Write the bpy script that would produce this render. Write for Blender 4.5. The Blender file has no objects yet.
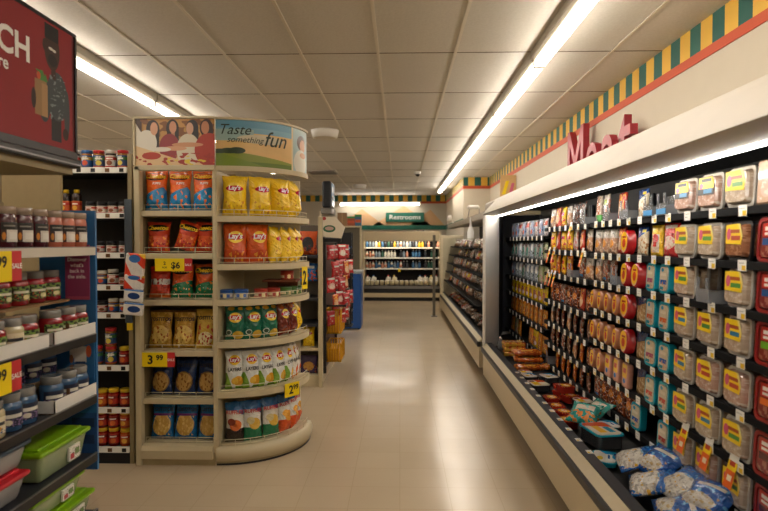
import bpy, bmesh, math, random
from mathutils import Vector, Matrix, noise as mnoise
R = math.radians
rnd = random.Random(7)
S = bpy.context.scene
COL = S.collection
F = 581.0

# ------------------------------------------------------------------ render look
S.view_settings.view_transform = 'Standard'
S.view_settings.look = 'None'
S.view_settings.gamma = 1.0
S.view_settings.use_curve_mapping = False
S.view_settings.exposure = 0.68
S.cycles.use_denoising = True
S.cycles.max_bounces = 6
S.cycles.diffuse_bounces = 4
S.cycles.glossy_bounces = 3
S.cycles.transparent_max_bounces = 6
S.cycles.sample_clamp_indirect = 4.0
S.cycles.caustics_reflective = False
S.cycles.caustics_refractive = False

# ------------------------------------------------------------------ camera
cd = bpy.data.cameras.new('camera')
cd.sensor_width = 36.0
cd.lens = F / 768 * 36
cam = bpy.data.objects.new('camera', cd)
COL.objects.link(cam)
cam.location = (0, 0, 1.55)
cam.rotation_euler = (R(90 - 1.2325), 0, R(1.577))
S.camera = cam
cd.dof.use_dof = True
cd.dof.focus_distance = 4.2
cd.dof.aperture_fstop = 2.8

def depth(px, X):
    """distance down the aisle at which the plane X shows at picture column px"""
    return X * F / (px - 400.0)

# ------------------------------------------------------------------ materials
def rgb(h):
    h = h.lstrip('#')
    c = [int(h[i:i + 2], 16) / 255 for i in (0, 2, 4)]
    return tuple((v / 12.92 if v <= .04045 else ((v + .055) / 1.055) ** 2.4) for v in c) + (1,)

class NT:
    def __init__(s, name):
        s.m = bpy.data.materials.new(name)
        s.m.use_nodes = True
        s.t = s.m.node_tree
        s.b = s.t.nodes['Principled BSDF']
    def n(s, typ, **kw):
        nd = s.t.nodes.new(typ)
        for k, v in kw.items():
            setattr(nd, k, v)
        return nd
    def l(s, a, b):
        s.t.links.new(a, b)
    def math(s, op, a, b=None, c=None):
        nd = s.n('ShaderNodeMath', operation=op)
        for i, v in enumerate((a, b, c)):
            if v is None: continue
            if isinstance(v, (int, float)): nd.inputs[i].default_value = v
            else: s.l(v, nd.inputs[i])
        return nd.outputs[0]
    def mix(s, f, a, b):
        nd = s.n('ShaderNodeMix', data_type='RGBA')
        for sock, v in ((nd.inputs[0], f), (nd.inputs[6], a), (nd.inputs[7], b)):
            if isinstance(v, (int, float, tuple)): sock.default_value = v
            else: s.l(v, sock)
        return nd.outputs[2]

def pset(b, rough, metal=0, spec=None, coat=0, trans=0, alpha=1):
    b.inputs['Roughness'].default_value = rough
    b.inputs['Metallic'].default_value = metal
    if spec is not None: b.inputs['Specular IOR Level'].default_value = spec
    if coat: b.inputs['Coat Weight'].default_value = coat; b.inputs['Coat Roughness'].default_value = .08
    if trans: b.inputs['Transmission Weight'].default_value = trans
    b.inputs['Alpha'].default_value = alpha

MATS = {}
def mat(name, col, rough=.5, metal=0, spec=None, coat=0, var=.08, scale=30, bump=0, trans=0, alpha=1):
    """plain procedural material: colour with a little noise in it"""
    if name in MATS: return MATS[name]
    k = NT(name)
    c = rgb(col)
    tc = k.n('ShaderNodeTexCoord')
    nz = k.n('ShaderNodeTexNoise'); nz.inputs['Scale'].default_value = scale; nz.inputs['Detail'].default_value = 3
    k.l(tc.outputs['Object'], nz.inputs['Vector'])
    d = tuple(v * (1 - var) for v in c[:3]) + (1,)
    u = tuple(min(1, v * (1 + var)) for v in c[:3]) + (1,)
    k.l(k.mix(nz.outputs['Fac'], d, u), k.b.inputs['Base Color'])
    if bump:
        bp = k.n('ShaderNodeBump'); bp.inputs['Strength'].default_value = bump; bp.inputs['Distance'].default_value = .01
        k.l(nz.outputs['Fac'], bp.inputs['Height']); k.l(bp.outputs[0], k.b.inputs['Normal'])
    pset(k.b, rough, metal, spec, coat, trans, alpha)
    MATS[name] = k.m
    return k.m

def glow(name, col, strength):
    k = NT(name)
    k.b.inputs['Base Color'].default_value = rgb(col)
    k.b.inputs['Emission Color'].default_value = rgb(col)
    k.b.inputs['Emission Strength'].default_value = strength
    return k.m

def art(name, base, layers=(), rough=.35, bump=0, bscale=18, coat=0, mott=.1, spec=None):
    """printed artwork over the UV square: layers of rectangles, ellipses, half planes and speckle"""
    if name in MATS: return MATS[name]
    k = NT(name)
    uv = k.n('ShaderNodeUVMap')
    sp = k.n('ShaderNodeSeparateXYZ'); k.l(uv.outputs[0], sp.inputs[0])
    u, v = sp.outputs[0], sp.outputs[1]
    nz = k.n('ShaderNodeTexNoise'); nz.inputs['Scale'].default_value = 9; k.l(uv.outputs[0], nz.inputs['Vector'])
    c = rgb(base)
    col = k.mix(nz.outputs['Fac'], tuple(x * (1 - mott) for x in c[:3]) + (1,), tuple(min(1, x * (1 + mott)) for x in c[:3]) + (1,))
    for L in layers:
        t = L[0]
        if t == 'r':
            _, u0, v0, u1, v1, cc = L
            m = k.math('MULTIPLY', k.math('LESS_THAN', k.math('ABSOLUTE', k.math('SUBTRACT', u, (u0 + u1) / 2)), abs(u1 - u0) / 2),
                       k.math('LESS_THAN', k.math('ABSOLUTE', k.math('SUBTRACT', v, (v0 + v1) / 2)), abs(v1 - v0) / 2))
        elif t == 'e':
            _, cu, cv, ru, rv, cc = L
            a = k.math('DIVIDE', k.math('SUBTRACT', u, cu), ru); b = k.math('DIVIDE', k.math('SUBTRACT', v, cv), rv)
            m = k.math('LESS_THAN', k.math('ADD', k.math('MULTIPLY', a, a), k.math('MULTIPLY', b, b)), 1.0)
        elif t == 'd':
            _, nu, nv, c0, cc = L
            m = k.math('GREATER_THAN', k.math('ADD', k.math('MULTIPLY', u, nu), k.math('MULTIPLY', v, nv)), c0)
        elif t == 'n':          # speckle inside a rectangle
            _, u0, v0, u1, v1, sc, th, cc = L
            q = k.n('ShaderNodeTexNoise'); q.inputs['Scale'].default_value = sc; q.inputs['Detail'].default_value = 1.5
            k.l(uv.outputs[0], q.inputs['Vector'])
            m = k.math('MULTIPLY', k.math('LESS_THAN', k.math('ABSOLUTE', k.math('SUBTRACT', u, (u0 + u1) / 2)), abs(u1 - u0) / 2),
                       k.math('LESS_THAN', k.math('ABSOLUTE', k.math('SUBTRACT', v, (v0 + v1) / 2)), abs(v1 - v0) / 2))
            m = k.math('MULTIPLY', m, k.math('GREATER_THAN', q.outputs['Fac'], th))
        col = k.mix(m, col, rgb(cc))
    k.l(col, k.b.inputs['Base Color'])
    if bump:
        tc = k.n('ShaderNodeTexCoord')
        q = k.n('ShaderNodeTexNoise'); q.inputs['Scale'].default_value = bscale; q.inputs['Detail'].default_value = 2; q.inputs['Distortion'].default_value = 1.2
        k.l(tc.outputs['Object'], q.inputs['Vector'])
        bp = k.n('ShaderNodeBump'); bp.inputs['Strength'].default_value = bump; bp.inputs['Distance'].default_value = .05
        k.l(q.outputs['Fac'], bp.inputs['Height']); k.l(bp.outputs[0], k.b.inputs['Normal'])
    pset(k.b, rough, 0, spec, coat)
    MATS[name] = k.m
    return k.m

# ------------------------------------------------------------------ lettering
TXT = {}
def letters(s, size=1.0, bold=0.0, shear=0.0, extrude=0.0, sub=0):
    """(verts, faces) of a line of lettering, flat in x,z, centred on x and standing on z = 0"""
    key = (s, bold, shear, extrude, sub)
    if key not in TXT:
        c = bpy.data.curves.new('lettering', 'FONT')
        c.body = s; c.size = 1.0; c.offset = bold; c.shear = shear; c.extrude = extrude; c.resolution_u = 3
        c.align_x = 'CENTER'
        o = bpy.data.objects.new('lettering', c); COL.objects.link(o)
        dg = bpy.context.evaluated_depsgraph_get()
        me = bpy.data.meshes.new_from_object(o.evaluated_get(dg))
        if sub:
            b = bmesh.new(); b.from_mesh(me); bmesh.ops.triangulate(b, faces=b.faces[:])
            bmesh.ops.subdivide_edges(b, edges=[e for e in b.edges if e.calc_length() > .12], cuts=sub)
            b.to_mesh(me); b.free()
        TXT[key] = ([tuple(v.co) for v in me.vertices], [tuple(p.vertices) for p in me.polygons])
        bpy.data.objects.remove(o); bpy.data.curves.remove(c); bpy.data.meshes.remove(me)
    vs, fs = TXT[key]
    return [(x * size, -z * size, y * size) for x, y, z in vs], fs

# ------------------------------------------------------------------ mesh builder
class MB:
    def __init__(s):
        s.v = []; s.f = []; s.mi = []; s.sm = []; s.mats = []
    def m(s, material):
        if material not in s.mats: s.mats.append(material)
        return s.mats.index(material)
    def add(s, vs, fs, material, smooth=False):
        b = len(s.v); k = s.m(material)
        s.v += [tuple(p) for p in vs]
        for f in fs:
            s.f.append(tuple(b + i for i in f)); s.mi.append(k); s.sm.append(smooth)
        return s
    def box(s, x0, x1, y0, y1, z0, z1, material, bevel=0, seg=1):
        if bevel:
            b = bmesh.new()
            bmesh.ops.create_cube(b, size=1.0)
            for v in b.verts:
                v.co = Vector((x0 + (v.co.x + .5) * (x1 - x0), y0 + (v.co.y + .5) * (y1 - y0), z0 + (v.co.z + .5) * (z1 - z0)))
            bmesh.ops.bevel(b, geom=b.edges[:], offset=bevel, segments=seg, profile=.5, affect='EDGES')
            s.bm(b, material, smooth=False)
            return s
        v = [(x, y, z) for z in (z0, z1) for y in (y0, y1) for x in (x0, x1)]
        return s.add(v, [(0, 2, 3, 1), (4, 5, 7, 6), (0, 1, 5, 4), (2, 6, 7, 3), (0, 4, 6, 2), (1, 3, 7, 5)], material)
    def bm(s, b, material, smooth=False):
        b.verts.index_update()
        s.add([v.co[:] for v in b.verts], [[v.index for v in f.verts] for f in b.faces], material, smooth)
        b.free()
    def prism(s, poly, axis, a, b, material, smooth=False):
        """poly in the plane of the other two axes, extruded along axis from a to b"""
        def p(q, t):
            return {'x': (t, q[0], q[1]), 'y': (q[0], t, q[1]), 'z': (q[0], q[1], t)}[axis]
        n = len(poly)
        v = [p(q, a) for q in poly] + [p(q, b) for q in poly]
        s.add(v, [tuple(range(n)), tuple(range(2 * n - 1, n - 1, -1))], material)
        k = len(s.v) - 2 * n
        mi = s.m(material)
        for i in range(n):
            j = (i + 1) % n
            s.f.append((k + i, k + n + i, k + n + j, k + j)); s.mi.append(mi); s.sm.append(smooth)
        return s
    def lathe(s, prof, material, seg=16, cx=0, cy=0, a0=0, a1=360, smooth=True, cap=True):
        full = abs(a1 - a0) >= 360
        n = seg if full else seg + 1
        v = []
        for r, z in prof:
            for i in range(n):
                a = R(a0 + (a1 - a0) * i / seg)
                v.append((cx + r * math.sin(a), cy - r * math.cos(a), z))
        f = []
        for k in range(len(prof) - 1):
            for i in range(seg):
                j = (i + 1) % n
                f.append((k * n + i, k * n + j, (k + 1) * n + j, (k + 1) * n + i))
        s.add(v, f, material, smooth)
        if full and cap:
            b = len(s.v) - len(v); mi = s.m(material)
            s.f.append(tuple(b + i for i in range(n))[::-1]); s.mi.append(mi); s.sm.append(False)
            o = b + (len(prof) - 1) * n
            s.f.append(tuple(o + i for i in range(n))); s.mi.append(mi); s.sm.append(False)
        return s
    def tube(s, pts, r, material, seg=6):
        pts = [Vector(p) for p in pts]
        rings = []
        for i, p in enumerate(pts):
            t = (pts[min(i + 1, len(pts) - 1)] - pts[max(i - 1, 0)]).normalized()
            a = t.cross(Vector((0, 0, 1)))
            if a.length < .01: a = t.cross(Vector((1, 0, 0)))
            a.normalize(); b = t.cross(a)
            rings.append([p + (a * math.cos(q) + b * math.sin(q)) * r for q in [2 * math.pi * k / seg for k in range(seg)]])
        v = [q[:] for ring in rings for q in ring]
        f = [(i * seg + k, i * seg + (k + 1) % seg, (i + 1) * seg + (k + 1) % seg, (i + 1) * seg + k) for i in range(len(pts) - 1) for k in range(seg)]
        f += [tuple(range(seg))[::-1], tuple((len(pts) - 1) * seg + k for k in range(seg))]
        return s.add(v, f, material, True)
    def text(s, string, x, y, z, size, material, bold=.02, shear=0, fn=None, sub=0, sx=1.0):
        vs, fs = letters(string, size, bold, shear, 0, sub)
        w = [(x + a * sx, y + b, z + c) for a, b, c in vs]
        if fn: w = [fn(*p) for p in w]
        return s.add(w, fs, material)
    def mesh(s, name, uv='front', mx=None):
        me = bpy.data.meshes.new(name)
        v = [tuple(mx @ Vector(p)) for p in s.v] if mx else s.v
        me.from_pydata(v, [], s.f)
        for m_ in s.mats: me.materials.append(m_)
        me.polygons.foreach_set('material_index', s.mi)
        me.polygons.foreach_set('use_smooth', s.sm)
        ul = me.uv_layers.new(name='UVMap')
        lo = [min(p[i] for p in s.v) for i in range(3)]; hi = [max(p[i] for p in s.v) for i in range(3)]
        d = [max(hi[i] - lo[i], 1e-6) for i in range(3)]
        cxy = ((lo[0] + hi[0]) / 2, (lo[1] + hi[1]) / 2)
        for lp in me.loops:
            p = s.v[lp.vertex_index]
            if uv == 'front': q = ((p[0] - lo[0]) / d[0], (p[2] - lo[2]) / d[2])
            elif uv == 'top': q = ((p[0] - lo[0]) / d[0], (p[1] - lo[1]) / d[1])
            else: q = (math.atan2(p[0] - cxy[0], -(p[1] - cxy[1])) / (2 * math.pi) + .5, (p[2] - lo[2]) / d[2])
            ul.data[lp.index].uv = q
        me.validate()
        return me
    def build(s, name, parent=None, uv='front', loc=None, rz=0):
        o = bpy.data.objects.new(name, s.mesh(name, uv))
        COL.objects.link(o)
        if parent: o.parent = parent
        if loc: o.location = loc
        if rz: o.rotation_euler.z = rz
        return o

# ------------------------------------------------------------------ things
def tag(o, label, cat, group=None):
    o['label'] = label; o['category'] = cat
    if group: o['group'] = group
    return o
def empty(name, label, cat, loc=(0, 0, 0), rz=0, group=None):
    o = bpy.data.objects.new(name, None); COL.objects.link(o)
    o.empty_display_size = .05
    o.location = loc; o.rotation_euler.z = rz
    return tag(o, label, cat, group)
def struct(name, mb, uv='front'):
    o = mb.build(name, uv=uv); o['kind'] = 'structure'; return o

class Kind:
    """a product: the meshes of its parts, shared by every copy of it"""
    def __init__(s, name, look, cat, parts, h=.16, w=.15, d=.05):
        s.name, s.look, s.cat, s.parts, s.h, s.w, s.d = name, look, cat, parts, h, w, d; s.low = {}
    def put(s, loc, rz, label, group=None, tilt=0, roll=0, scale=1.0):
        if len(s.parts) == 1 and not isinstance(s.parts[0], tuple):
            o = bpy.data.objects.new(s.name, s.parts[0]); COL.objects.link(o)
        else:
            o = bpy.data.objects.new(s.name, None); COL.objects.link(o); o.empty_display_size = .03
            for pn, me in s.parts:
                c = bpy.data.objects.new(pn, me); COL.objects.link(c); c.parent = o
        # stand its lowest point on the height asked for
        Q = Matrix.Rotation(roll, 3, 'Y') @ Matrix.Rotation(tilt, 3, 'X')
        key = (round(tilt, 3), round(roll, 3), round(scale, 3))
        if key not in s.low:
            mes = [m_ if not isinstance(m_, tuple) else m_[1] for m_ in s.parts]
            s.low[key] = min((Q @ v.co).z for me in mes for v in me.vertices) * scale
        o.location = (loc[0], loc[1], loc[2] - s.low[key] + .001); o.rotation_euler = (tilt, roll, rz)
        if scale != 1.0: o.scale = (scale,) * 3
        return tag(o, label, s.cat, group)

ORD = 'zeroth first second third fourth fifth sixth seventh eighth ninth tenth eleventh twelfth thirteenth fourteenth fifteenth sixteenth seventeenth eighteenth nineteenth twentieth twenty-first twenty-second twenty-third twenty-fourth twenty-fifth twenty-sixth twenty-seventh twenty-eighth'.split()
# ------------------------------------------------------------------ common materials
M_ivory = mat('ivory_paint', 'c2b594', .42, var=.04, scale=12)
M_beige = mat('beige_case_paint', 'cfc0a0', .4, var=.03, scale=8)
M_cream = mat('cream_wall_paint', 'cdc4b2', .8, var=.03, scale=6)
M_black = mat('black_plastic', '14151a', .4, var=.1)
M_dark = mat('dark_grey_metal', '2a2c33', .45, var=.1)
M_back = mat('black_liner', '0b0c10', .6, var=.1)
M_rim = mat('slate_rim', '22252d', .42, var=.12, scale=40)
M_white = mat('white_plastic', 'e6e4de', .4, var=.03)
M_whitemetal = mat('white_enamel', 'cfc8ba', .3, var=.05, scale=9)
M_steel = mat('brushed_steel', '8b8b8c', .32, metal=.85, var=.1)
M_wire = mat('cream_wire', 'd8cfae', .35, metal=.3)
M_rail = mat('matt_black_rail', '0a0a0c', .75, var=.1, spec=.2)
M_tag = mat('paper_tag', 'efede6', .6, var=.02)
M_yel = mat('sale_yellow', 'f3d400', .5, var=.02)
M_red = mat('sale_red', 'c2272d', .5, var=.03)
M_ink = mat('black_ink', '101010', .6, var=0)
M_org = mat('orange_print', 'f07a1c', .5, var=.03)
M_txtw = mat('white_print', 'f4f2ec', .5, var=0)
M_card = mat('brown_cardboard', '6d4c2c', .8, var=.12)
M_green = mat('sign_green', '1c6b58', .5, var=.04)
M_olive = mat('olive_back_panel', '8d7e5c', .55, var=.05)
M_tube = glow('lit_tube', 'fff5e8', 15.5)
M_casetube = glow('lit_case_tube', 'fff9f0', 16.0)

# ------------------------------------------------------------------ the setting
def floor_material():
    k = NT('vinyl_floor')
    tc = k.n('ShaderNodeTexCoord')
    br = k.n('ShaderNodeTexBrick'); br.offset = 0.0; br.squash = 1.0
    br.inputs['Scale'].default_value = 1.0
    br.inputs['Brick Width'].default_value = .305; br.inputs['Row Height'].default_value = .305
    br.inputs['Mortar Size'].default_value = .002
    br.inputs['Color1'].default_value = rgb('bdac92'); br.inputs['Color2'].default_value = rgb('baa98f')
    br.inputs['Mortar'].default_value = rgb('ad9c80')
    k.l(tc.outputs['Object'], br.inputs['Vector'])
    nz = k.n('ShaderNodeTexNoise'); nz.inputs['Scale'].default_value = 1.3; nz.inputs['Detail'].default_value = 5
    k.l(tc.outputs['Object'], nz.inputs['Vector'])
    f = k.math('MULTIPLY', nz.outputs['Fac'], .35)
    k.l(k.mix(f, br.outputs['Color'], rgb('ab967a')), k.b.inputs['Base Color'])
    k.l(k.math('ADD', k.math('MULTIPLY', nz.outputs['Fac'], .22), .1), k.b.inputs['Roughness'])
    n2 = k.n('ShaderNodeTexNoise'); n2.inputs['Scale'].default_value = 2.2
    k.l(tc.outputs['Object'], n2.inputs['Vector'])
    bp = k.n('ShaderNodeBump'); bp.inputs['Strength'].default_value = .12; bp.inputs['Distance'].default_value = .05
    k.l(n2.outputs['Fac'], bp.inputs['Height']); k.l(bp.outputs[0], k.b.inputs['Normal'])
    k.b.inputs['Specular IOR Level'].default_value = .5
    return k.m

def ceiling_material():
    k = NT('ceiling_tile')
    tc = k.n('ShaderNodeTexCoord'); sp = k.n('ShaderNodeSeparateXYZ'); k.l(tc.outputs['Object'], sp.inputs[0])
    nz = k.n('ShaderNodeTexNoise'); nz.inputs['Scale'].default_value = 55; nz.inputs['Detail'].default_value = 4
    k.l(tc.outputs['Object'], nz.inputs['Vector'])
    n2 = k.n('ShaderNodeTexNoise'); n2.inputs['Scale'].default_value = .9; k.l(tc.outputs['Object'], n2.inputs['Vector'])
    # each tile a hair different
    fx = k.math('FLOOR', k.math('DIVIDE', k.math('ADD', sp.outputs[0], .175 + 6.1), .61))
    fy = k.math('FLOOR', k.math('DIVIDE', k.math('ADD', sp.outputs[1], -4.62 + 12.2), 1.22))
    cv = k.n('ShaderNodeCombineXYZ'); k.l(fx, cv.inputs[0]); k.l(fy, cv.inputs[1])
    wn = k.n('ShaderNodeTexWhiteNoise', noise_dimensions='3D'); k.l(cv.outputs[0], wn.inputs[0])
    c = k.mix(k.math('MULTIPLY', nz.outputs['Fac'], .8), rgb('d8d4cb'), rgb('bab5ab'))
    c = k.mix(k.math('MULTIPLY', wn.outputs[0], .25), c, rgb('c4bcab'))
    k.l(c, k.b.inputs['Base Color'])
    bp = k.n('ShaderNodeBump'); bp.inputs['Strength'].default_value = .35; bp.inputs['Distance'].default_value = .006
    k.l(nz.outputs['Fac'], bp.inputs['Height']); k.l(bp.outputs[0], k.b.inputs['Normal'])
    pset(k.b, .9)
    return k.m

def checker(axis, name):
    k = NT(name)
    tc = k.n('ShaderNodeTexCoord'); sp = k.n('ShaderNodeSeparateXYZ'); k.l(tc.outputs['Object'], sp.inputs[0])
    t = k.math('FLOORED_MODULO', k.math('ADD', sp.outputs[axis], .05), .292)
    k.l(k.mix(k.math('LESS_THAN', t, .146), rgb('e3b544'), rgb('1d5f57')), k.b.inputs['Base Color'])
    pset(k.b, .6)
    return k.m
M_chkY = checker(1, 'green_and_yellow_checks'); M_chkX = checker(0, 'green_and_yellow_checks')
M_ored = mat('orange_red_band', 'c4502c', .6, var=.03)

H = 3.05
struct('floor', MB().box(-9, 2.05, -4, 18.3, -.1, 0, floor_material()), 'top')
struct('ceiling', MB().box(-9, 2.05, -4, 18.3, H, H + .1, ceiling_material()), 'top')
struct('wall_right', MB().box(2.05, 2.2, -4, 18.3, -.1, H + .1, M_cream))
struct('wall_rear_return', MB().box(1.45, 2.05, 13.35, 18.3, 0, H, M_cream))
struct('wall_back', MB().box(-9, 2.2, 18.3, 18.45, -.1, H + .1, M_cream))
struct('wall_left', MB().box(-9.15, -9, -4, 18.45, -.1, H + .1, M_cream))
struct('wall_front', MB().box(-9.15, 2.2, -4.15, -4, -.1, H + .1, M_cream))
# ceiling grid: main tees along the aisle, thin dark joints across it
b = MB(); mt = mat('ceiling_tee', 'd4ccbb', .5, var=.05)
for i in range(-14, 4):
    x = -.175 + .61 * i
    b.box(x - .011, x + .011, -4, 18.3, H - .006, H + .001, mt)
struct('trim_1', b)
b = MB(); mj = mat('ceiling_joint', '6d6252', .8, var=.1)
for i in range(-7, 12):
    y = 4.62 + 1.22 * i
    b.box(-9, 2.05, y - .005, y + .005, H - .003, H + .001, mj)
struct('trim_2', b)
# painted frieze
b = MB(); b.box(2.043, 2.05, -4, 13.35, 2.856, H, M_chkY); b.box(1.443, 1.45, 13.35, 18.3, 2.856, H, M_chkY); struct('trim_3', b)
b = MB(); b.box(1.45, 2.043, 13.343, 13.35, 2.856, H, M_chkX); b.box(-9, 1.443, 18.293, 18.3, 2.856, H, M_chkX); struct('trim_4', b)
b = MB(); b.box(2.041, 2.05, -4, 13.35, 2.79, 2.856, M_ored); b.box(1.441, 1.45, 13.35, 18.3, 2.79, 2.856, M_ored)
b.box(1.45, 2.041, 13.341, 13.35, 2.79, 2.856, M_ored); b.box(.66, 1.441, 18.291, 18.3, 2.79, 2.856, M_ored); struct('trim_5', b)
b = MB(); b.box(-3.2, 1.45, 18.28, 18.3, 1.97, 2.107, M_green); b.box(1.43, 1.45, 13.36, 18.28, 1.97, 2.107, M_green); struct('trim_6', b)
M_peach = mat('peach_wall_paint', 'dcb286', .8, var=.03)
b = MB()
for x0, x1, xa, za in ((-.85, 1.0, .12, 2.72), (-1.9, -.5, -1.2, 2.62), (.3, 1.4, .95, 2.6)):
    b.prism([(x0, 2.107), (x1, 2.107), (xa, za)], 'y', 18.292, 18.3, M_peach)
struct('trim_7', b)

# Restrooms sign
r = empty('hanging_sign', 'green sign lettered Restrooms on the rear wall above the dairy case', 'sign', (.155, 18.26, 2.21))
MB().box(-.6, .6, 0, .03, 0, .295, M_green, .006).build('sign_board', r)
MB().text('Restrooms', 0, -.003, .085, .2, M_txtw, bold=.012, sx=1.12).build('lettering', r)

# ceiling light runs
def fixture(x, y0, y1, label, group, half=.044):
    r = empty('fluorescent_light', label, 'ceiling light', (x, y0, H), 0, group)
    L = y1 - y0
    hb = MB()
    hb.prism([(-half - .02, 0), (half + .02, 0), (half + .02, -.06), (half, -.085), (-half, -.085), (-half - .02, -.06)], 'y', .01, L - .01, mat('fixture_housing', '9c9382', .5, var=.05))
    hb.build('housing', r)
    for sx in (-1, 1):
        t = MB(); n = 8
        t.prism([(sx * half * .6 + .02 * math.cos(2 * math.pi * i / n), -.108 + .019 * math.sin(2 * math.pi * i / n)) for i in range(n)], 'y', .05, L - .05, M_tube, True)
        t.build('tube', r)
    for q in (0.0, L - .025): MB().box(-half, half, q, q + .025, -.132, -.06, M_whitemetal).build('end_socket', r)
n = 0
ys = [16.0 - 1.9 * i for i in range(11)]
for i in range(10):
    fixture(1.085, ys[i + 1], ys[i], f'{ORD[i + 1]} fluorescent fixture from the far end of the run above the meat cases', 'fluorescent run above the meat cases')
ys = [11.5 - 1.9 * i for i in range(9)]
for i in range(8):
    fixture(-2.5, ys[i + 1], ys[i], f'{ORD[i + 1]} fluorescent fixture from the far end of the run over the chip display', 'fluorescent run over the chip display')
ys = [11.5 - 1.9 * i for i in range(9)]  # out-of-view run at the same spacing, added as fill light for the ceiling
for i in range(8):
    fixture(-5.9, ys[i + 1], ys[i], f'{ORD[i + 1]} fluorescent fixture from the far end of the unseen added run over the jar aisle', 'unseen fluorescent run added over the jar aisle')
r = empty('wall_light', 'long lit fluorescent strip high on the rear wall above the green sign', 'wall light', (-.63, 18.05, 2.72))
MB().box(-1.24, 1.24, 0, .2, .02, .1, M_whitemetal).build('housing', r)
MB().box(-1.22, 1.22, -.03, .03, 0, .06, M_tube, .01).build('tube', r)
# things on the ceiling
b = MB(); b.lathe([(.165, 0), (.185, .09), (.185, .1)], M_white, 24)
for i, (x, y, lab) in enumerate(((-1.0, 7.75, 'white round ceiling speaker just behind the chip display header'), (-1.05, 15.0, 'white round ceiling speaker near the rear wall'))):
    r = empty('ceiling_speaker', lab, 'speaker', (x, y, H - .1), 0)
    MB().lathe([(.165, 0), (.185, .09), (.185, .1)], M_white, 24).build('shell', r)
    MB().lathe([(.14, -.004), (.15, 0.0)], mat('speaker_grille', 'cfc8ba', .7), 24).build('grille', r)
r = empty('ceiling_vent', 'grey louvred air vent in the ceiling behind the white speaker', 'vent', (-1.62, 12.2, H - .02))
MB().box(-.3, .3, -.3, .3, 0, .02, mat('vent_frame', '9d968a', .5)).build('frame', r)
b = MB()
for i in range(7): b.box(-.27, .27, -.27 + i * .08, -.22 + i * .08, -.012, 0, mat('vent_slat', '77716a', .5))
b.build('slats', r)
r = empty('security_camera', 'small dark dome camera on the ceiling over the aisle', 'camera', (.37, 12.3, H - .05))
MB().lathe([(.06, .0), (.075, .03), (.075, .05)], M_white, 16).build('mount', r)
MB().lathe([(.012, -.045), (.04, -.03), (.05, 0)], M_black, 16).build('dome', r)

# ------------------------------------------------------------------ products
def bagmesh(name, w, h, d, mats_, texts=(), seed=0, nu=16, nv=22, crimp=.05):
    """a filled foil bag standing on z = 0, front towards -y; texts: (string, u, v, size, material, shear, sx)"""
    q = random.Random(seed)
    off = Vector((q.uniform(0, 90), q.uniform(0, 90), q.uniform(0, 90)))
    def prof(x, z):
        u = min(max(x / w + .5, 0), 1); v = min(max(z / h, 0), 1)
        a = max(0, 1 - abs(2 * u - 1) ** 2.4) ** .75
        e = min(1, max(0, (v - crimp * .4) / .2)) ** .55 * min(1, max(0, (1 - v - crimp) / .24)) ** .6
        e *= 1.08 - .25 * v
        k = 1 + .34 * mnoise.noise(Vector((u * 2.6, v * 3.6, 0)) + off) + .24 * mnoise.noise(Vector((u * 6, v * 7.5, 5)) + off) * (.3 + abs(v - .5)) + .05 * mnoise.noise(Vector((u * 14, v * 12, 9)) + off)
        return .0035 + d * .5 * a * e * k
    def pos(u, v, sgn):
        x = (u - .5) * w * (1 - .11 * math.sin(math.pi * v) ** 1.5); z = v * h * (1 - .03 * (v > .9) * (.5 + mnoise.noise(Vector((u * 3, 7, 1)) + off)))
        x += .03 * w * mnoise.noise(Vector((v * 5, u, 3)) + off)
        return (x, sgn * prof((u - .5) * w, z), z)
    vs = []; fs = []
    for sgn in (-1, 1):
        for j in range(nv + 1):
            for i in range(nu + 1):
                vs.append(pos(i / nu, j / nv, sgn))
    n1 = (nu + 1) * (nv + 1)
    for s_ in (0, 1):
        for j in range(nv):
            for i in range(nu):
                a = s_ * n1 + j * (nu + 1) + i
                f = (a, a + 1, a + nu + 2, a + nu + 1)
                fs.append(f if s_ == 0 else f[::-1])
    ring = [(i, 0) for i in range(nu)] + [(nu, j) for j in range(nv)] + [(i, nv) for i in range(nu, 0, -1)] + [(0, j) for j in range(nv, 0, -1)]
    for k in range(len(ring)):
        (i, j), (i2, j2) = ring[k], ring[(k + 1) % len(ring)]
        a, b_ = j * (nu + 1) + i, j2 * (nu + 1) + i2
        fs.append((a, a + n1, b_ + n1, b_))
    m = MB().add(vs, fs, mats_, True)
    for (st, u, v, size, tm, sh, sx) in texts:
        vs, f2 = letters(st, size, .03, sh, 0, 1)
        zz = [c for _, _, c in vs]; mid = (max(zz) + min(zz)) / 2
        out = []
        for a, _, c in vs:
            x = (u - .5) * w + a * sx; z = v * h + c - mid
            out.append((x, -prof(x, z) - .004, z))
        m.add(out, f2, tm)
    return m.mesh(name)

def bag(name, look, w, h, d, material, texts=(), seed=0):
    return Kind(name, look, 'chip bag', [bagmesh(name, w, h, d, material, texts, seed)], h, w, d)

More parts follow.
